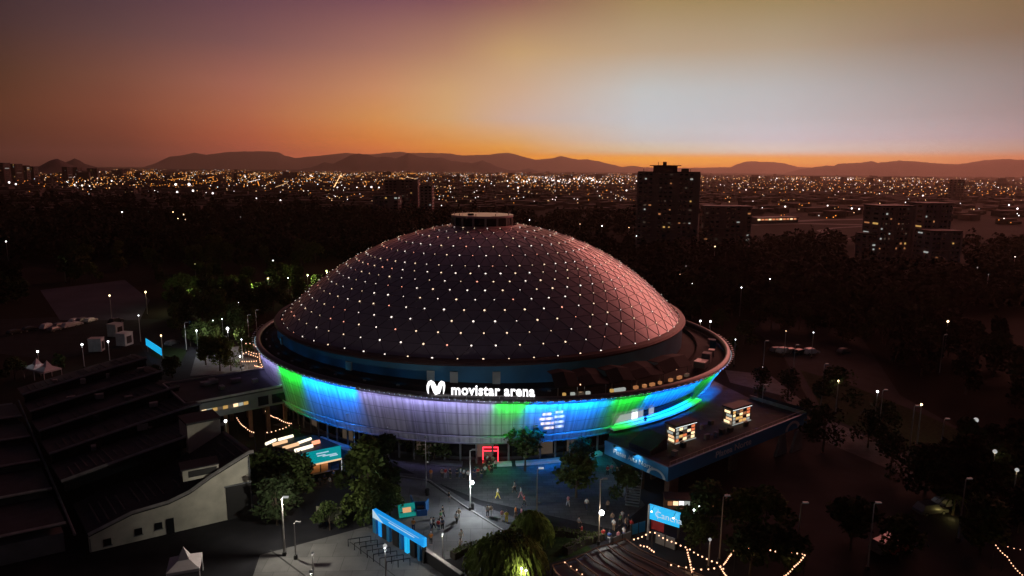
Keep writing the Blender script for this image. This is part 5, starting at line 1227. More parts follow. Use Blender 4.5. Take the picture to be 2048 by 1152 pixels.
# weeping willow at the bottom centre
def willow(x, y, h, w, label):
    p = at(x, y); t0 = thing('willow_tree', label, 'tree', (p.x, p.y, 0)); rng = random.Random(21); b = MB()
    MBR().tube([p, p+Vector((.2, 0, h*.4)), p+Vector((0, .1, h*.75))], .32, 8, .15).build('trunk', 'bark', t0)
    for i in range(700):
        a = rng.uniform(0, 2*PI); r = w*.5*math.sqrt(rng.random()); zt = h*(1-.32*(r/(w*.5))**2)+rng.uniform(-.5, .3); q = p+Vector((r*math.cos(a), r*math.sin(a), zt)); ln = rng.uniform(.35, .8)*zt
        prev_ = q; out_ = Vector((math.cos(a), math.sin(a), 0)); sd_ = Vector((-math.sin(a), math.cos(a), 0))
        for s in range(7):
            nx_ = prev_+Vector((0, 0, -ln/7))+out_*.22*(1-s/7)+sd_*rng.uniform(-.06, .06)
            for _ in range(2):
                wv = sd_*rng.uniform(.08, .17)+out_*rng.uniform(-.12, .12); b.add([prev_, prev_+wv, nx_+wv*.6, nx_], [(0, 1, 2, 3)])
            prev_ = nx_
    b.build('crown', 'leaf_w', t0)
willow(1012,1158,5.3,9.0,'large weeping olive-green willow at the bottom centre')
willow(1062,1090,4.6,4.6,'smaller drooping tree behind the large willow')
# clipped hedge rows
def hedge(pts, h_, w_, label):
    P = [at(x, y) for x, y in pts]; t0 = thing('hedge', label, 'hedge', tuple(P[0])); b = MB(); rng = random.Random(len(pts)*7)
    for p, q in zip(P[:-1], P[1:]):
        L_ = (q-p).length; X = (q-p).normalized(); Y = Vector((-X.y, X.x, 0))
        for i in range(int(L_*110)):
            c = p+X*rng.uniform(0, L_)+Y*rng.gauss(0, w_*.3)+Vector((0, 0, h_*rng.random()**.6)); u = Vector((rng.gauss(0, 1), rng.gauss(0, 1), rng.gauss(0, 1))).normalized()*.12; v = u.cross(Vector((rng.gauss(0, 1), rng.gauss(0, 1), 1))).normalized()*.09
            b.add([c-u, c+v, c+u, c-v], [(0, 1, 2, 3)])
    b.build('foliage', 'leaf_b', t0)
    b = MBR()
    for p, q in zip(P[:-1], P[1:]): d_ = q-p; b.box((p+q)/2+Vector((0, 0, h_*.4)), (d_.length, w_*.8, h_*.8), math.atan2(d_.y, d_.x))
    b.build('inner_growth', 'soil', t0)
hedge([(1130,1108),(1165,1090),(1205,1078)], 1.2, 1.2, 'rounded green hedge beside the curved pergola')
hedge([(1085,1068),(1130,1072),(1180,1078)], 1.1, 1.0, 'dark hedge along the plaza edge behind the lawn')
hedge([(905,1118),(940,1100),(985,1092)], 1.1, 1.2, 'green hedge left of the willow')
# small palm lit from below
p = at(1905,1030); pm = thing('palm_tree', 'small yellow-lit palm in the dark south-east garden', 'palm', (p.x, p.y, 0)); MBR().tube([p, p+Vector((.1, 0, 2.4))], .2, 7, .13).build('trunk', 'bark', pm); b = MB()
for i in range(14):
    a = 2*PI*i/14; pr = p+Vector((0, 0, 2.4)); o_ = Vector((math.cos(a), math.sin(a), 0)); s_v = Vector((-math.sin(a), math.cos(a), 0))
    for s in range(6):
        nx_ = pr+o_*.38+Vector((0, 0, .28-.16*s)); w_ = .22*(1-s/7); b.add([pr-s_v*w_, pr+s_v*w_, nx_+s_v*w_*.85, nx_-s_v*w_*.85], [(0, 1, 2, 3)]); pr = nx_
b.build('frond_crown', 'leaf_w', pm); light('POINT', 'palm_glow', p+Vector((-1.0, -1.2, .6)), 26, (1,.8,.25), pm, .12)
for L_ in protos.values():
    for o in L_:
        for c in list(o.children): bpy.data.objects.remove(c)
        bpy.data.objects.remove(o)

# ------------------------------------------------------------------ people
def skin_mesh(verts, edges, radii, name, sub=1):
    me = bpy.data.meshes.new(name); me.from_pydata(verts, edges, []); o = bpy.data.objects.new(name, me); COL.objects.link(o)
    md = o.modifiers.new('skin', 'SKIN'); md.use_smooth_shade = True
    for i, r in enumerate(radii): me.skin_vertices[0].data[i].radius = (r, r) if isinstance(r, (int, float)) else r
    me.skin_vertices[0].data[0].use_root = True
    if sub: s = o.modifiers.new('sub', 'SUBSURF'); s.levels = sub; s.render_levels = sub
    dg = bpy.context.evaluated_depsgraph_get(); m2 = bpy.data.meshes.new_from_object(o.evaluated_get(dg)); bpy.data.objects.remove(o); m2.name = name; return m2
def person_proto(pose):
    "joint chain in metres, facing +Y; pose: (left foot y, right foot y, arm swing, lean, raised)"
    lf, rf, sw, lean, raised = pose
    V = [(0,0,.95),(0,.0,1.12),(0,lean*.5,1.32),(0,lean,1.47),(0,lean+.02,1.56),(0,lean+.03,1.64),(0,lean+.03,1.74)]; Rr = [(.14,.11),(.13,.10),(.16,.11),(.10,.08),(.055,.055),(.085,.095),(.075,.09)]
    E = [(0,1),(1,2),(2,3),(3,4),(4,5),(5,6)]
    def chain(a, pts, rs):
        k = a
        for p, r in zip(pts, rs): V.append(p); Rr.append(r); E.append((k, len(V)-1)); k = len(V)-1
    chain(0, [(-.10,0,.88),(-.11,(lf*.45+.06),.50),(-.11,lf,.10),(-.11,lf+.14,.04)], [.10,.06,.042,.038])
    chain(0, [(.10,0,.88),(.11,(rf*.45+.06),.50),(.11,rf,.10),(.11,rf+.14,.04)], [.10,.06,.042,.038])
    chain(3, [(-.19,lean,1.42),(-.24,lean-sw*.5-.02,1.16),(-.23,-sw+.10 if not raised else .24,.94 if not raised else 1.22),(-.23,-sw+.14 if not raised else .32,.86 if not raised else 1.26)], [.06,.042,.03,.032])
    chain(3, [(.19,lean,1.42),(.24,lean+sw*.5-.02,1.16),(.23,sw+.10,.94),(.23,sw+.14,.86)], [.06,.042,.03,.032])
    body = skin_mesh(V, E, Rr, 'person_body')
    # clothes as slightly fuller skins over the trunk and legs
    sv = [V[0], V[1], V[2], V[3]]; sr = [(.155,.125),(.15,.12),(.185,.13),(.13,.10)]; se = [(0,1),(1,2),(2,3)]
    a0 = 7+8; 
    sv += [V[a0], V[a0+1], V[a0+4], V[a0+5]]; sr += [.075, .056, .075, .056]; se += [(3,4),(4,5),(3,6),(6,7)]
    shirt = skin_mesh(sv, se, sr, 'shirt')
    tv = [V[0], V[7], V[8], V[9], V[11], V[12], V[13]]; tr_ = [(.15,.125), .115, .078, .058, .115, .078, .058]; te = [(0,1),(1,2),(2,3),(0,4),(4,5),(5,6)]
    trs = skin_mesh(tv, te, tr_, 'trousers')
    hb = MB().ball((0, lean+.015, 1.745), .108, 8, 5, .95)
    root = bpy.data.objects.new('person', None); COL.objects.link(root); root['_o'] = (0, 0, 0)
    for nm, me, mt in (('body', body, 'skin'), ('shirt', shirt, 'white_paint'), ('trousers', trs, 'black')):
        me.materials.clear(); me.materials.append(M[mt]); o = bpy.data.objects.new(nm, me); COL.objects.link(o); o.parent = root
        for q in me.polygons: q.use_smooth = True
    hb.build('hair', 'black', root); 
    # face: eyes and nose and fingers, small
    fb = MB()
    for s in (-1, 1): fb.ball((s*.035, lean+.118, 1.68), .012, 5, 3)
    fb.build('eyes', 'black', root)
    return root
CL = {'white': (.62,.62,.6), 'black': (.02,.02,.02), 'red': (.45,.03,.03), 'yellow': (.6,.5,.06), 'orange': (.75,.22,.03), 'grey': (.22,.22,.23), 'blue': (.04,.10,.32), 'pink': (.6,.25,.28), 'tan': (.35,.25,.16), 'navy': (.02,.03,.08), 'pale': (.42,.42,.45), 'denim': (.07,.10,.17), 'green': (.06,.16,.06)}
for k, c in CL.items(): M['cloth_'+k] = mat('cloth_'+k, c, .85, var=.15, scale=6)
PP = {'walking': person_proto((.26,-.26,.18,.03,False)), 'standing': person_proto((.02,-.02,.02,.0,False)), 'striding': person_proto((-.34,.34,-.24,.05,False)), 'holding': person_proto((.04,-.03,.02,.02,True))}
ppl = [ # pixel of feet, heading (degrees, 0 = away from camera), pose, shirt, trousers, where
 (898,1006,60,'standing','black','grey','alone on the pale path beside the kerb'),(886,1035,-60,'walking','black','black','upper of two walking in the lamp light'),(882,1046,-50,'walking','green','black','lower of two walking in the lamp light'),
 (918,1040,20,'walking','tan','white','right one of the lamp-lit pair'),(913,1048,15,'walking','pale','black','left one of the lamp-lit pair'),(922,1084,150,'striding','white','white','running below the bright lamp pool'),(920,1101,120,'holding','white','grey','beside the willow foliage'),
 (862,1060,90,'standing','white','denim','in the group right of the blue gate'),(868,1058,-80,'walking','black','black','leftmost of the group by the gate'),(877,1062,30,'standing','red','navy','in the group beside the slim short lamp'),(885,1060,160,'standing','denim','black','bareheaded, against the slim short lamp'),
 (827,1062,0,'standing','orange','navy','before the teal screen'),(862,1090,180,'standing','orange','black','helmet, gate end'),
 (975,1034,170,'standing','white','black','left of the kerb couple'),(982,1033,190,'standing','tan','white','right of the kerb couple'),(1004,1042,-20,'standing','pink','white','left of the one in yellow'),(1013,1046,10,'standing','yellow','yellow','all in yellow on the pale path'),(1031,1036,90,'walking','orange','tan','right of the one in yellow'),(1043,1040,-90,'standing','pink','grey','behind the willow top'),
 (995,998,80,'striding','white','yellow','striding alone in the middle of the plaza'),(1042,996,-100,'striding','pale','pink','hurrying past the middle of the plaza'),(1030,986,-80,'striding','grey','black','leaning forward, behind the hurrying one'),(1048,1012,100,'walking','red','black','crossing below the hurrying one'),
 (862,958,0,'standing','orange','tan','left end of the waiting line'),(884,957,20,'standing','grey','black','second in the waiting line'),(891,957,-20,'standing','red','grey','third in the waiting line'),(900,958,40,'standing','black','black','dark, after the one in red'),(914,957,0,'standing','navy','black','in the middle of the line of people'),(921,956,90,'walking','white','denim','pale, beside the middle of the line'),(928,958,-40,'standing','pale','black','near the tall mast lamp'),(936,962,10,'standing','white','black','touching the tall mast lamp'),
 (949,957,0,'standing','navy','navy','right of the tall mast lamp'),(956,955,0,'standing','red','black','in dark red near the arch queue'),(963,959,20,'standing','black','navy','at the tail of the arch queue'),(970,952,-10,'holding','pale','black','last in the arch queue'),(968,938,0,'standing','red','black','inside the left post of the red arch'),(978,942,0,'standing','black','red','below the middle of the red arch'),(986,932,0,'standing','tan','black','under the red arch crossbar'),(974,930,5,'walking','white','black','white-topped, entering the red arch'),(983,948,-5,'standing','black','black','all in black in the arch queue'),(991,940,0,'standing','pink','black','beside the right post of the red arch'),
 (1136,1013,-30,'walking','pink','pale','alone between two brown masts'),(1173,1020,30,'walking','white','navy','left of the largest globe lamp'),(1215,1022,0,'standing','tan','black','behind the largest globe lamp'),(1157,1058,60,'walking','grey','black','below the olive tree'),(1163,1075,-60,'standing','red','black','at the dark hedge'),
 (1224,1048,0,'standing','tan','denim','first right of the globe lamp'),(1227,1062,40,'standing','white','tan','low in the crowd by the globe lamp'),(1240,1052,-40,'standing','green','black','in the crowd by the globe lamp'),(1244,1044,0,'walking','white','pale','tallest white one in the crowd'),(1250,1060,90,'standing','tan','navy','in tan near the middle of the crowd'),(1256,1052,-90,'standing','black','grey','behind the one in tan in the crowd'),(1262,1062,10,'standing','red','black','right end of the crowd in red'),(1206,1082,0,'holding','red','black','at the corner of the hedge'),(1218,1088,20,'walking','blue','pale','beside the grey barrier'),(1236,1086,-20,'standing','pink','denim','in pink by the grey barrier'),(1247,1078,60,'standing','white','blue','between barrier and blue hoarding'),
 (1215,952,0,'standing','red','black','left of those under the terrace edge'),(1224,948,30,'walking','pink','grey','in pink under the terrace edge'),(1234,955,-30,'standing','tan','black','in tan under the terrace edge'),(1243,950,0,'standing','black','navy','dark under the terrace edge'),
 (650,968,0,'standing','navy','black','left one at the pavilion counter'),(660,975,20,'standing','pale','black','pale one before the pavilion counter'),(668,962,-20,'standing','blue','black','in blue at the pavilion counter'),(640,975,0,'standing','white','navy','white-topped before the pavilion counter'),
 (600,868,90,'standing','black','black','alone in the teal glow behind the pavilion'),(676,885,0,'standing','black','navy','beside the pavilion roof corner'),
 (1290,852,0,'standing','black','black','on the terrace before the club windows')]
for i, (x, y, hd, ps, sh, tr_, wh_) in enumerate(ppl):
    z = 5.42 if wh_.startswith('on the terrace') else 0
    p = at(x, y, z); o = dup(PP[ps], (p.x, p.y, z+.012), -R_(hd), random.uniform(.98, 1.08), f'person in {sh} top and {tr_} trousers, {wh_}', 'people on the plaza', 'person', {'shirt': 'cloth_'+sh, 'trousers': 'cloth_'+tr_, 'hair': 'white_paint' if 'helmet' in wh_ else 'black'})
    if 'helmet' in wh_: o['label'] = 'person in orange top with white helmet at the lower end of the blue gate'
    if 'all in yellow' in wh_: o['label'] = 'person dressed in yellow on the pale path before the willow'
    if 'all in black' in wh_: o['label'] = 'person dressed in black in the queue below the red arch'
for o in PP.values():
    for c in list(o.children): bpy.data.objects.remove(c)
    bpy.data.objects.remove(o)
# waste bins at the masts
for x, y, lb in ((855,990,'black bin at the foot of the slim plaza mast'),(944,1018,'black bin at the foot of the lit plaza mast'),(1078,1042,'black bin at the foot of the brown plaza mast')):
    p = at(x, y); t0 = thing('litter_bin', lb, 'bin', tuple(p)); MBR().tube([p, p+Vector((0, 0, .95))], .32, 10).build('bin', 'black', t0); MBR().tube([p+Vector((0, 0, .95)), p+Vector((0, 0, 1.08))], .36, 10, .2).build('lid', 'dark_line', t0)

# ------------------------------------------------------------------ cars
def car_proto(big=False):
    root = thing('parked_car', 'x', 'car', (0, 0, 0)); L_, Wd, H_ = (4.6, 1.85, 1.7) if big else (4.1, 1.7, 1.42)
    prof = [(-L_/2,.35),(-L_/2,.8),(-L_*.46,.92),(-L_*.36,H_*.97),(L_*.10,H_),(L_*.27,.95),(L_*.46,.82),(L_/2,.62),(L_/2,.33)]
    n = len(prof); b = MBR(); V = []
    for s, k in ((-1, 1), (1, 1)):
        for x, z in prof: V.append((x, s*Wd/2*(.84 if z > 1.1 else 1), z))
    b.add(V, [tuple(range(n)), tuple(range(n, 2*n))[::-1]]+[(i, (i+1) % n, n+(i+1) % n, n+i) for i in range(n)]); b.build('body', 'white_paint', root)
    b = MBR()
    for s in (-1, 1): b.add([(-L_*.38, s*(Wd/2-.03), .98), (L_*.22, s*(Wd/2-.03), .98), (L_*.08, s*(Wd*.42+.01), H_-.1), (-L_*.33, s*(Wd*.42+.01), H_-.1)], [(0,1,2,3)])
    b.build('side_window', 'dark_glass', root)
    MB().add([(L_*.275,-Wd*.40,.98),(L_*.275,Wd*.40,.98),(L_*.12,Wd*.37,H_-.06),(L_*.12,-Wd*.37,H_-.06)], [(0,1,2,3)]).build('windscreen', 'dark_glass', root)
    for sx in (-1, 1):
        for sy in (-1, 1):
            w_ = MBR().tube([(sx*L_*.31, sy*(Wd/2-.2), .32), (sx*L_*.31, sy*(Wd/2+.02), .32)], .32, 12).build('wheel', 'rubber', root); MBR().tube([(sx*L_*.31, sy*(Wd/2), .32), (sx*L_*.31, sy*(Wd/2+.03), .32)], .18, 10).build('rim', 'steel', w_)
        MBR().box((L_/2, sx*Wd*.36, .66), (.06,.3,.14)).build('headlight', 'white_paint', root)
    return root
CA, CB = car_proto(), car_proto(True)
M['car_grey'] = mat('car_grey', (.18,.18,.19), .3, .5, var=0); M['car_black'] = mat('car_black', (.02,.02,.022), .25, 0, var=0); M['car_red'] = mat('car_red', (.3,.02,.02), .3, 0, var=0); M['car_white'] = mat('car_white', (.7,.7,.7), .3, var=0)
cars = [(97,657,'car_white','first white car from the west in the dark lot'),(110,662,'car_grey','grey car behind the first white car in the west lot'),(120,654,'car_grey','grey car between whites in the west lot'),(140,655,'car_white','white car in the middle of the west lot row'),(152,652,'car_white','white car touching the middle one in the west lot'),(151,645,'car_white','taller white car, back row of the west lot'),(167,645,'car_grey','pale car second from the east end of the back row'),(182,644,'car_white','white car at the east end of the back row'),(60,662,'car_black','black car at the west end of the lot'),(232,646,'car_black','black car under the grove edge beside the lot'),(30,668,'car_black','black car at the far west of the lot'),
 (1555,704,'car_grey','grey car first in the east parking row'),(1568,706,'car_white','white car second in the east parking row'),(1583,706,'car_grey','grey car third in the east parking row'),(1600,708,'car_black','black car at the mast of the east parking row'),(1622,708,'car_white','white car last in the east parking row'),(1688,706,'car_grey','pale car alone farther along the east road'),(1782,1088,'car_white','white car among the black trees, south-east garden'),(1770,1100,'car_grey','grey car beside the white one in the south-east garden'),(1797,1102,'car_red','red car in the south-east garden'),(1890,1012,'car_white','pale car beside the small palm'),(1860,1026,'car_grey','grey car left of the small palm'),(440,680,'car_white','white car under the largest lamp west of the rim'),(345,690,'car_grey','pale car on the west lawn edge')]
for i, (x, y, mt, lb) in enumerate(cars):
    p = at(x, y); dup(CA if i % 3 else CB, (p.x, p.y, .01), random.uniform(-.15, .15)+(1.2 if x < 500 else .3), 1, lb, 'parked cars', 'car', {'body': mt})
for r in (CA, CB):
    for c in list(r.children):
        for g_ in list(c.children): bpy.data.objects.remove(g_)
        bpy.data.objects.remove(c)
    bpy.data.objects.remove(r)

# ------------------------------------------------------------------ apartment towers
def tower(x0, x1, ybase, ytop, dist, rz, label, floors, bays, sbays, depth, lit_n, wall='tower_wall', pent=True, sd_=1, group=None):
    p0, p1 = far(x0, ytop, dist), far(x1, ytop, dist); H_ = (p0.z+p1.z)/2; c = (p0+p1)/2; c.z = 0; Wd = (p1-p0).length
    rng = random.Random(sd_); t0 = thing('apartment_tower', label, 'apartment building', tuple(c), group); m_ = Matrix.Rotation(rz, 3, 'Z')
    body = MBR().box(c+Vector((0, 0, H_/2)), (Wd, depth, H_), rz).build('wall', wall, t0)
    MBR().box(c+Vector((0, 0, H_+.25)), (Wd+.8, depth+.8, .7), rz).build('roof_slab', 'roof_dark', t0)
    # vertical piers break the facade into strips
    for i in range(0, bays+1, 2): MBR().box(c+m_ @ Vector((-Wd/2+Wd*i/bays, -depth/2-.3, 0))+Vector((0, 0, H_/2)), (Wd/bays*.35, .6, H_), rz).build('pier', wall, t0)
    fh = H_/floors; cells = []
    for f in range(floors):
        for i in range(bays):
            if bays < 5 or i % 4 != 3: cells.append((f, i, 0))
        for i in range(sbays): cells.append((f, i, 1)); cells.append((f, i, 2))
    front = [q for q in cells if q[0] >= floors*.2]; rng.shuffle(front); litc = set(front[:lit_n]); k = 0; restm = MBR()
    order = list(litc)+[q for q in front[lit_n:]]+[q for q in cells if q[0] < floors*.2]
    for q in order:
        f, i, s = q; z = fh*(f+.55)
        if s == 0: o = c+m_ @ Vector((-Wd/2+Wd*(i+.5)/bays, -depth/2-.06, 0)); sz = (Wd/bays*.62, .14, fh*.42)
        else: o = c+m_ @ Vector(((Wd/2+.06)*(1 if s == 1 else -1), -depth/2+depth*(i+.5)/sbays, 0)); sz = (.14, depth/sbays*.5, fh*.45)
        o = Vector((o.x, o.y, z)); mt = rng.choice(['win_yellow', 'win_white', 'win_orange', 'win_white', 'win_dim', 'win_dim']) if q in litc else 'dark_glass'
        if q in litc: sz = (sz[0]*rng.uniform(.45, .9), sz[1]*1.2, sz[2]*rng.uniform(.5, .9))
        if k < 100: MBR().box(o, sz, rz).build('window', mt, t0)
        else: restm.box(o, sz, rz)
        k += 1
    if k > 100: r_ = restm.build('windows', 'dark_glass', t0); r_['kind'] = 'stuff'
    for f in range(1, floors, 1):
        if f % 2: MBR().box(c+m_ @ Vector((0, -depth/2-.5, 0))+Vector((0, 0, fh*f)), (Wd*.9, 1.0, .25), rz).build('balcony', wall, t0)
    if pent:
        MBR().box(c+m_ @ Vector((-Wd*.06, 0, 0))+Vector((0, 0, H_+2.2)), (Wd*.40, depth*.55, 3.6), rz).build('penthouse', 'tower_dark', t0)
        MBR().box(c+m_ @ Vector((-Wd*.06, 0, 0))+Vector((0, 0, H_+4.2)), (Wd*.52, depth*.7, .45), rz).build('penthouse_roof', 'tower_dark', t0)
        MBR().box(c+m_ @ Vector((-Wd*.07, 0, 0))+Vector((0, 0, H_+5.4)), (2.2, 2, 2.2), rz).build('lift_box', 'tower_dark', t0)
        for dx in (-.18, -.10, -.05, .3, .36, -.42): MBR().tube([c+m_ @ Vector((Wd*dx, 0, 0))+Vector((0, 0, H_)), c+m_ @ Vector((Wd*dx, 0, 0))+Vector((0, 0, H_+(6.5 if abs(dx) < .2 else 2.2)))], .16, 4).build('antenna', 'black', t0)
        MBR().box(c+m_ @ Vector((Wd*.27, 0, 0))+Vector((0, 0, H_+1.3)), (Wd*.12, depth*.4, 2.2), rz).build('water_tank', 'tower_dark', t0)
    return t0
M['tower_wall'] = mat('tower_wall', (.28,.21,.19), .85, var=.2, scale=.1); M['tower_dark'] = mat('tower_dark', (.05,.035,.035), .9, var=0)
M['tower_pale'] = mat('tower_pale', (.36,.29,.27), .85, var=.2, scale=.1)
tower(1278,1398,480,345,440,-.25,'tallest dark apartment tower with a penthouse, breaking the skyline',18,12,3,17,34)
tower(1404,1500,500,413,455,-.1,'lower wide apartment block right of the tallest tower',10,9,2,14,9,'tower_wall',False,2)
tower(1738,1820,560,412,420,.1,'lit apartment tower, left one of the east cluster',12,8,2,14,26,'tower_wall',False,3)
tower(1825,1895,560,407,440,.1,'dark apartment tower, right one of the east cluster',12,7,2,14,8,'tower_pale',False,4)
tower(1722,1745,560,468,400,.1,'narrow lower wing before the lit east tower',8,2,2,9,4,'tower_wall',False,5)
tower(1842,1915,560,462,400,.05,'lower pale-striped block before the dark east tower',9,6,2,11,4,'tower_pale',False,6)
tower(772,838,440,360,760,-.1,'broad dark apartment block beyond the dome, west of the lantern',12,8,2,18,14,'tower_wall',False,7)
tower(842,866,440,372,700,-.1,'narrow pale apartment slab right of the broad one',11,3,2,12,4,'tower_pale',False,8)
tower(750,800,440,392,690,-.1,'low block at the foot of the broad dark one',6,5,2,14,5,'tower_pale',False,9)
tower(1905,1923,400,360,1500,.1,'small distant tower alone over the east city',12,4,2,20,3,'tower_wall',False,10)
for i, (x0, x1, yt, dd) in enumerate(((2,14,326,2200),(18,40,328,2300),(44,56,331,2500),(60,72,333,2600),(128,140,334,2700),(148,160,335,2900),(176,196,337,3000),(238,250,340,3200))):
    tower(x0, x1, 350, yt, dd, random.uniform(-.3, .3), ['westernmost dark slab of the skyline at the left edge','second dark slab from the left edge of the skyline','third dark slab of the skyline before the small hill','dark slab touching the left foot of the small hill','dark slab at the right foot of the small hill','low dark slab after the small hill','wide low slab at the end of the western skyline','last faint slab of the western skyline'][i], 10, 4, 1, 25, 4, 'tower_dark', False, 20+i, 'dark slabs of the western skyline')
# low lit building by the motorway
lt = thing('low_building', 'long low building with a row of glowing lights by the motorway', 'building', tuple(at(1562,446)))
p, q = at(1508,446), at(1586,444); dd = q-p; MBR().box((p+q)/2+Vector((0, 0, 2.5)), (dd.length, 14, 5), math.atan2(dd.y, dd.x)).build('wall', 'tower_wall', lt)
MBR().box((p+q)/2+Vector((0, 0, 5.2)), (dd.length+2, 16, .5), math.atan2(dd.y, dd.x)).build('roof', 'roof_dark', lt)
for i in range(11): MBR().box(p+dd*(i+.5)/11+Vector((0, -7.3, 3.6)), (dd.length/11*.7, .3, 1.4), math.atan2(dd.y, dd.x)).build('window', 'tail' if i % 3 else 'shop_warm', lt)
p = at(1364,570); hs_ = thing('park_house', 'small house with lit windows in the grove right of the dome', 'house', tuple(p)); MBR().box(p+Vector((0, 3, 2.2)), (8, 5, 4.4)).build('wall', 'wall_cream', hs_)
b = MBR(); b.prism([(p.x-4.4, p.y+.2), (p.x+4.4, p.y+.2), (p.x+4.4, p.y+3), (p.x-4.4, p.y+3)], [4.4,4.4,6,6], [4.5,4.5,6.1,6.1]); b.prism([(p.x-4.4, p.y+3), (p.x+4.4, p.y+3), (p.x+4.4, p.y+5.8), (p.x-4.4, p.y+5.8)], [6,6,4.4,4.4], [6.1,6.1,4.5,4.5]); b.build('roof', 'roof_dark', hs_)
for i in range(4): MBR().box(p+Vector((-3+i*2, .45, 1.6)), (1.2,.1,1.1)).build('window', 'win_yellow' if i != 2 else 'win_white', hs_)

# ------------------------------------------------------------------ the far city: low blocks and its lights
b = MB(); rng = random.Random(5)
for i in range(6000):
    x = rng.uniform(-120, 2160); r = 10**rng.uniform(math.log10(820), math.log10(9000)); p = far(x, 380, r)
    if x > 1420 and r < 1300 and rng.random() < .6: continue
    h_ = rng.choice([3, 4, 5, 6, 7])*(1+(rng.random() < .04 and r > 2600)*3.0); s = rng.uniform(7, 15)*(1+r/5000)
    a = rng.uniform(-.1, .1)+.3; b.box((p.x, p.y, h_/2), (s*rng.uniform(.7, 2.2), s, h_), a)
ct = b.build('far_city', 'city_roof'); tag(ct, 'low roofs of the city spreading to the mountains', 'city', None, 'stuff'); ct['category'] = 'city'
groups = {'far_amber': MB(), 'far_orange': MB(), 'far_white': MB(), 'far_cool': MB()}
def far_light(x, r, key, k=1.0, z=None):
    p = far(x, 380, r); groups[key].ball((p.x, p.y, z if z is not None else rng.uniform(6, 11)), (.32+r*.00046)*k, 4, 2 if r > 2500 else 3)
def ydist(y): return (Vector(at(1024, y))-Vector((CAM.x, CAM.y, 0))).length
for i in range(3500):     # dense belt
    x = rng.uniform(-30, 1290); y = 344+abs(rng.gauss(0, 16))+rng.random()*2
    if y > 408: continue
    if rng.random() > (1.0 if x > 120 else .45): continue
    if x > 800 and y > 372 and rng.random() < .75: continue
    if mnoise.noise(Vector((x*.012, y*.09, 3))) < -.12 and rng.random() < .8: continue
    wht = .30+.45*max(0, (x-820)/450)
    far_light(x, ydist(y), rng.choice(['far_white', 'far_cool']) if rng.random() < wht*.45 else rng.choice(['far_amber', 'far_amber', 'far_orange']), rng.uniform(.45, 1.1)*(.6 if y < 351 else .88))
for i in range(560):      # thinner east belt
    x = rng.uniform(1400, 2080); y = 349+abs(rng.gauss(0, 15))
    if y > 402: continue
    if mnoise.noise(Vector((x*.014, y*.08, 9))) < -.05 and rng.random() < .7: continue
    far_light(x, ydist(y), rng.choice(['far_orange', 'far_amber', 'far_white', 'far_orange']), rng.uniform(.4, 1.05))
# streets: strings of lamps running away or across
for i in range(130):
    x = rng.uniform(60, 1900); y = 350+rng.random()**1.5*40; r = ydist(y); 
    if 1270 < x < 1420: continue
    p = far(x, 380, r); a = rng.choice([.25, .3, 1.75, 1.85])+rng.uniform(-.05, .05); st_ = 38; n_ = rng.randint(5, 14); key = rng.choice(['far_amber', 'far_orange', 'far_amber', 'far_white'])
    for k in range(n_):
        q = Vector((p.x+math.cos(a)*st_*k, p.y+math.sin(a)*st_*k, 8)); dd = (q-CAM).length
        if dd > 700: groups[key].ball(q, (.3+dd*.00042)*rng.uniform(.6, 1), 4, 2)
for i in range(34):   # bright avenue running away at 670,370
    t_ = i/33; x = 668+16*t_; y = 384-32*t_; far_light(x, ydist(y), 'far_orange', 1.0)
for i in range(46):   # white yard lights behind the lantern
    far_light(rng.uniform(1010, 1275), ydist(rng.uniform(357, 368)), 'far_white', rng.uniform(1.0, 2.0))
for x, y, k in ((352,377,2.4),(379,376,3.0),(354,391,2.0),(386,391,2.0),(425,397,1.8),(225,369,1.6),(20,374,2.0),(33,375,1.8),(560,410,1.5),(675,383,2.2),(714,383,1.8),(743,383,2.0),(758,383,1.5),(1036,384,1.8),(1253,389,1.6),(492,361,1.8),(512,411,1.0),(150,379,1.5),(165,381,1.6),(180,378,1.3),(1503,351,2.2),(1517,351,1.6),(1552,354,1.8),(1694,355,2.2),(1700,355,1.8),(1757,357,1.8),(1492,383,1.2),(1573,419,1.4),(1607,379,1.0),(1847,389,1.4),(1707,419,1.4),(1722,420,1.4),(1658,415,1.2),(2022,399,1.4),(2040,404,1.6),(1996,350,2.0)):
    far_light(x, ydist(y), 'far_white', k)
for i in range(420):
    x = rng.uniform(30 if rng.random() < .5 else 640, 1270); y = rng.uniform(378, 416)
    if mnoise.noise(Vector((x*.02, y*.1, 5))) < -.1: continue
    if x < 620 and y > 398: continue
    far_light(x, ydist(y), rng.choice(['far_white', 'far_orange', 'far_amber']), rng.uniform(.35, .8))
for i in range(60):
    x = rng.uniform(1420, 2048); y = rng.uniform(395, 440); far_light(x, ydist(y), rng.choice(['far_white', 'far_orange', 'far_amber']), rng.uniform(.45, .9))
for i, k in enumerate(groups):
    o = groups[k].build('far_lights', k); tag(o, {'far_amber': 'amber street lights scattered over the far city', 'far_orange': 'pale orange street lights scattered over the far city', 'far_white': 'white lights scattered over the far city', 'far_cool': 'bluish white lights scattered over the far city'}[k], 'city lights', None, 'stuff')
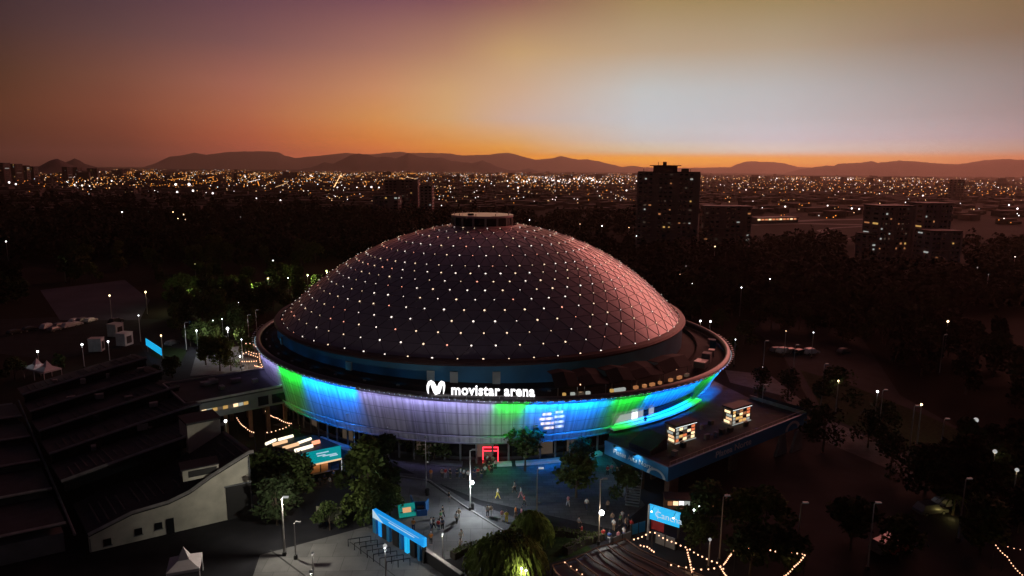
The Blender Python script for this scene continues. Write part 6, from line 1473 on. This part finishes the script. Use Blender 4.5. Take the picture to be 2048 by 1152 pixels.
# mid-distance park and road lamps, countable
for i, (x, y, r_, mt) in enumerate(((244,424,.5,'lamp_white'),(297,424,.3,'lamp_dim'),(346,424,.4,'lamp_warm'),(367,429,.45,'lamp_warm'),(371,439,.4,'lamp_warm'),(356,437,.4,'lamp_warm'),(481,434,.3,'lamp_dim'),(546,521,.2,'lamp_white'),(12,483,.3,'lamp_white'),(305,461,.3,'lamp_dim'),(1059,440,.3,'lamp_white'),(1204,452,.35,'lamp_white'),(1273,472,.25,'lamp_white'),(1540,558,.2,'lamp_white'),(1483,575,.2,'lamp_white'),(1372,532,.25,'lamp_dim'),(1955,535,.25,'lamp_dim'),(1977,549,.2,'lamp_dim'),(2030,514,.2,'lamp_white'),(1896,643,.3,'lamp_warm'),(1430,493,.3,'lamp_warm'),(918,437,.3,'lamp_warm'),(883,411,.4,'lamp_white'),(1160,448,.2,'lamp_warm'),(1258,455,.2,'lamp_warm'))):
    p = at(x, y, 10); p.z = 0; t0 = thing('park_lamp', None, 'street lamp', tuple(p), 'lone lamps in the far park')
    z_ = ['at the west','in the middle','behind the dome','at the east'][0 if x < 330 else 1 if x < 700 else 2 if x < 1290 else 3]
    t0['label'] = f'lone small lamp in the dark far park {z_}'; t0['group'] = 'lone park lamps '+z_
    MBR().tube([p, p+Vector((0, 0, 10))], .1, 5).build('pole', 'pole_grey', t0); MBR().ball(p+Vector((0, 0, 10)), r_*1.1, 6, 4).build('lamp_head', mt, t0)

# ------------------------------------------------------------------ haze
HZ = 4.6e-5
m = bpy.data.materials.new('haze'); m.use_nodes = True; t = m.node_tree; t.nodes.clear()
o_ = t.nodes.new('ShaderNodeOutputMaterial'); pv_ = t.nodes.new('ShaderNodeVolumePrincipled'); pv_.inputs['Color'].default_value = (1,.86,.66,1); pv_.inputs['Density'].default_value = HZ; pv_.inputs['Anisotropy'].default_value = .6
t.links.new(pv_.outputs[0], o_.inputs['Volume']); m.cycles.homogeneous_volume = True if hasattr(m.cycles, 'homogeneous_volume') else True
b = MBR(); b.box((0, 0, 319), (56000, 56000, 640)); hz = b.build('haze', m); hz['kind'] = 'stuff'; hz['label'] = 'thin dusk haze over the city'; hz['category'] = 'haze'
clean()
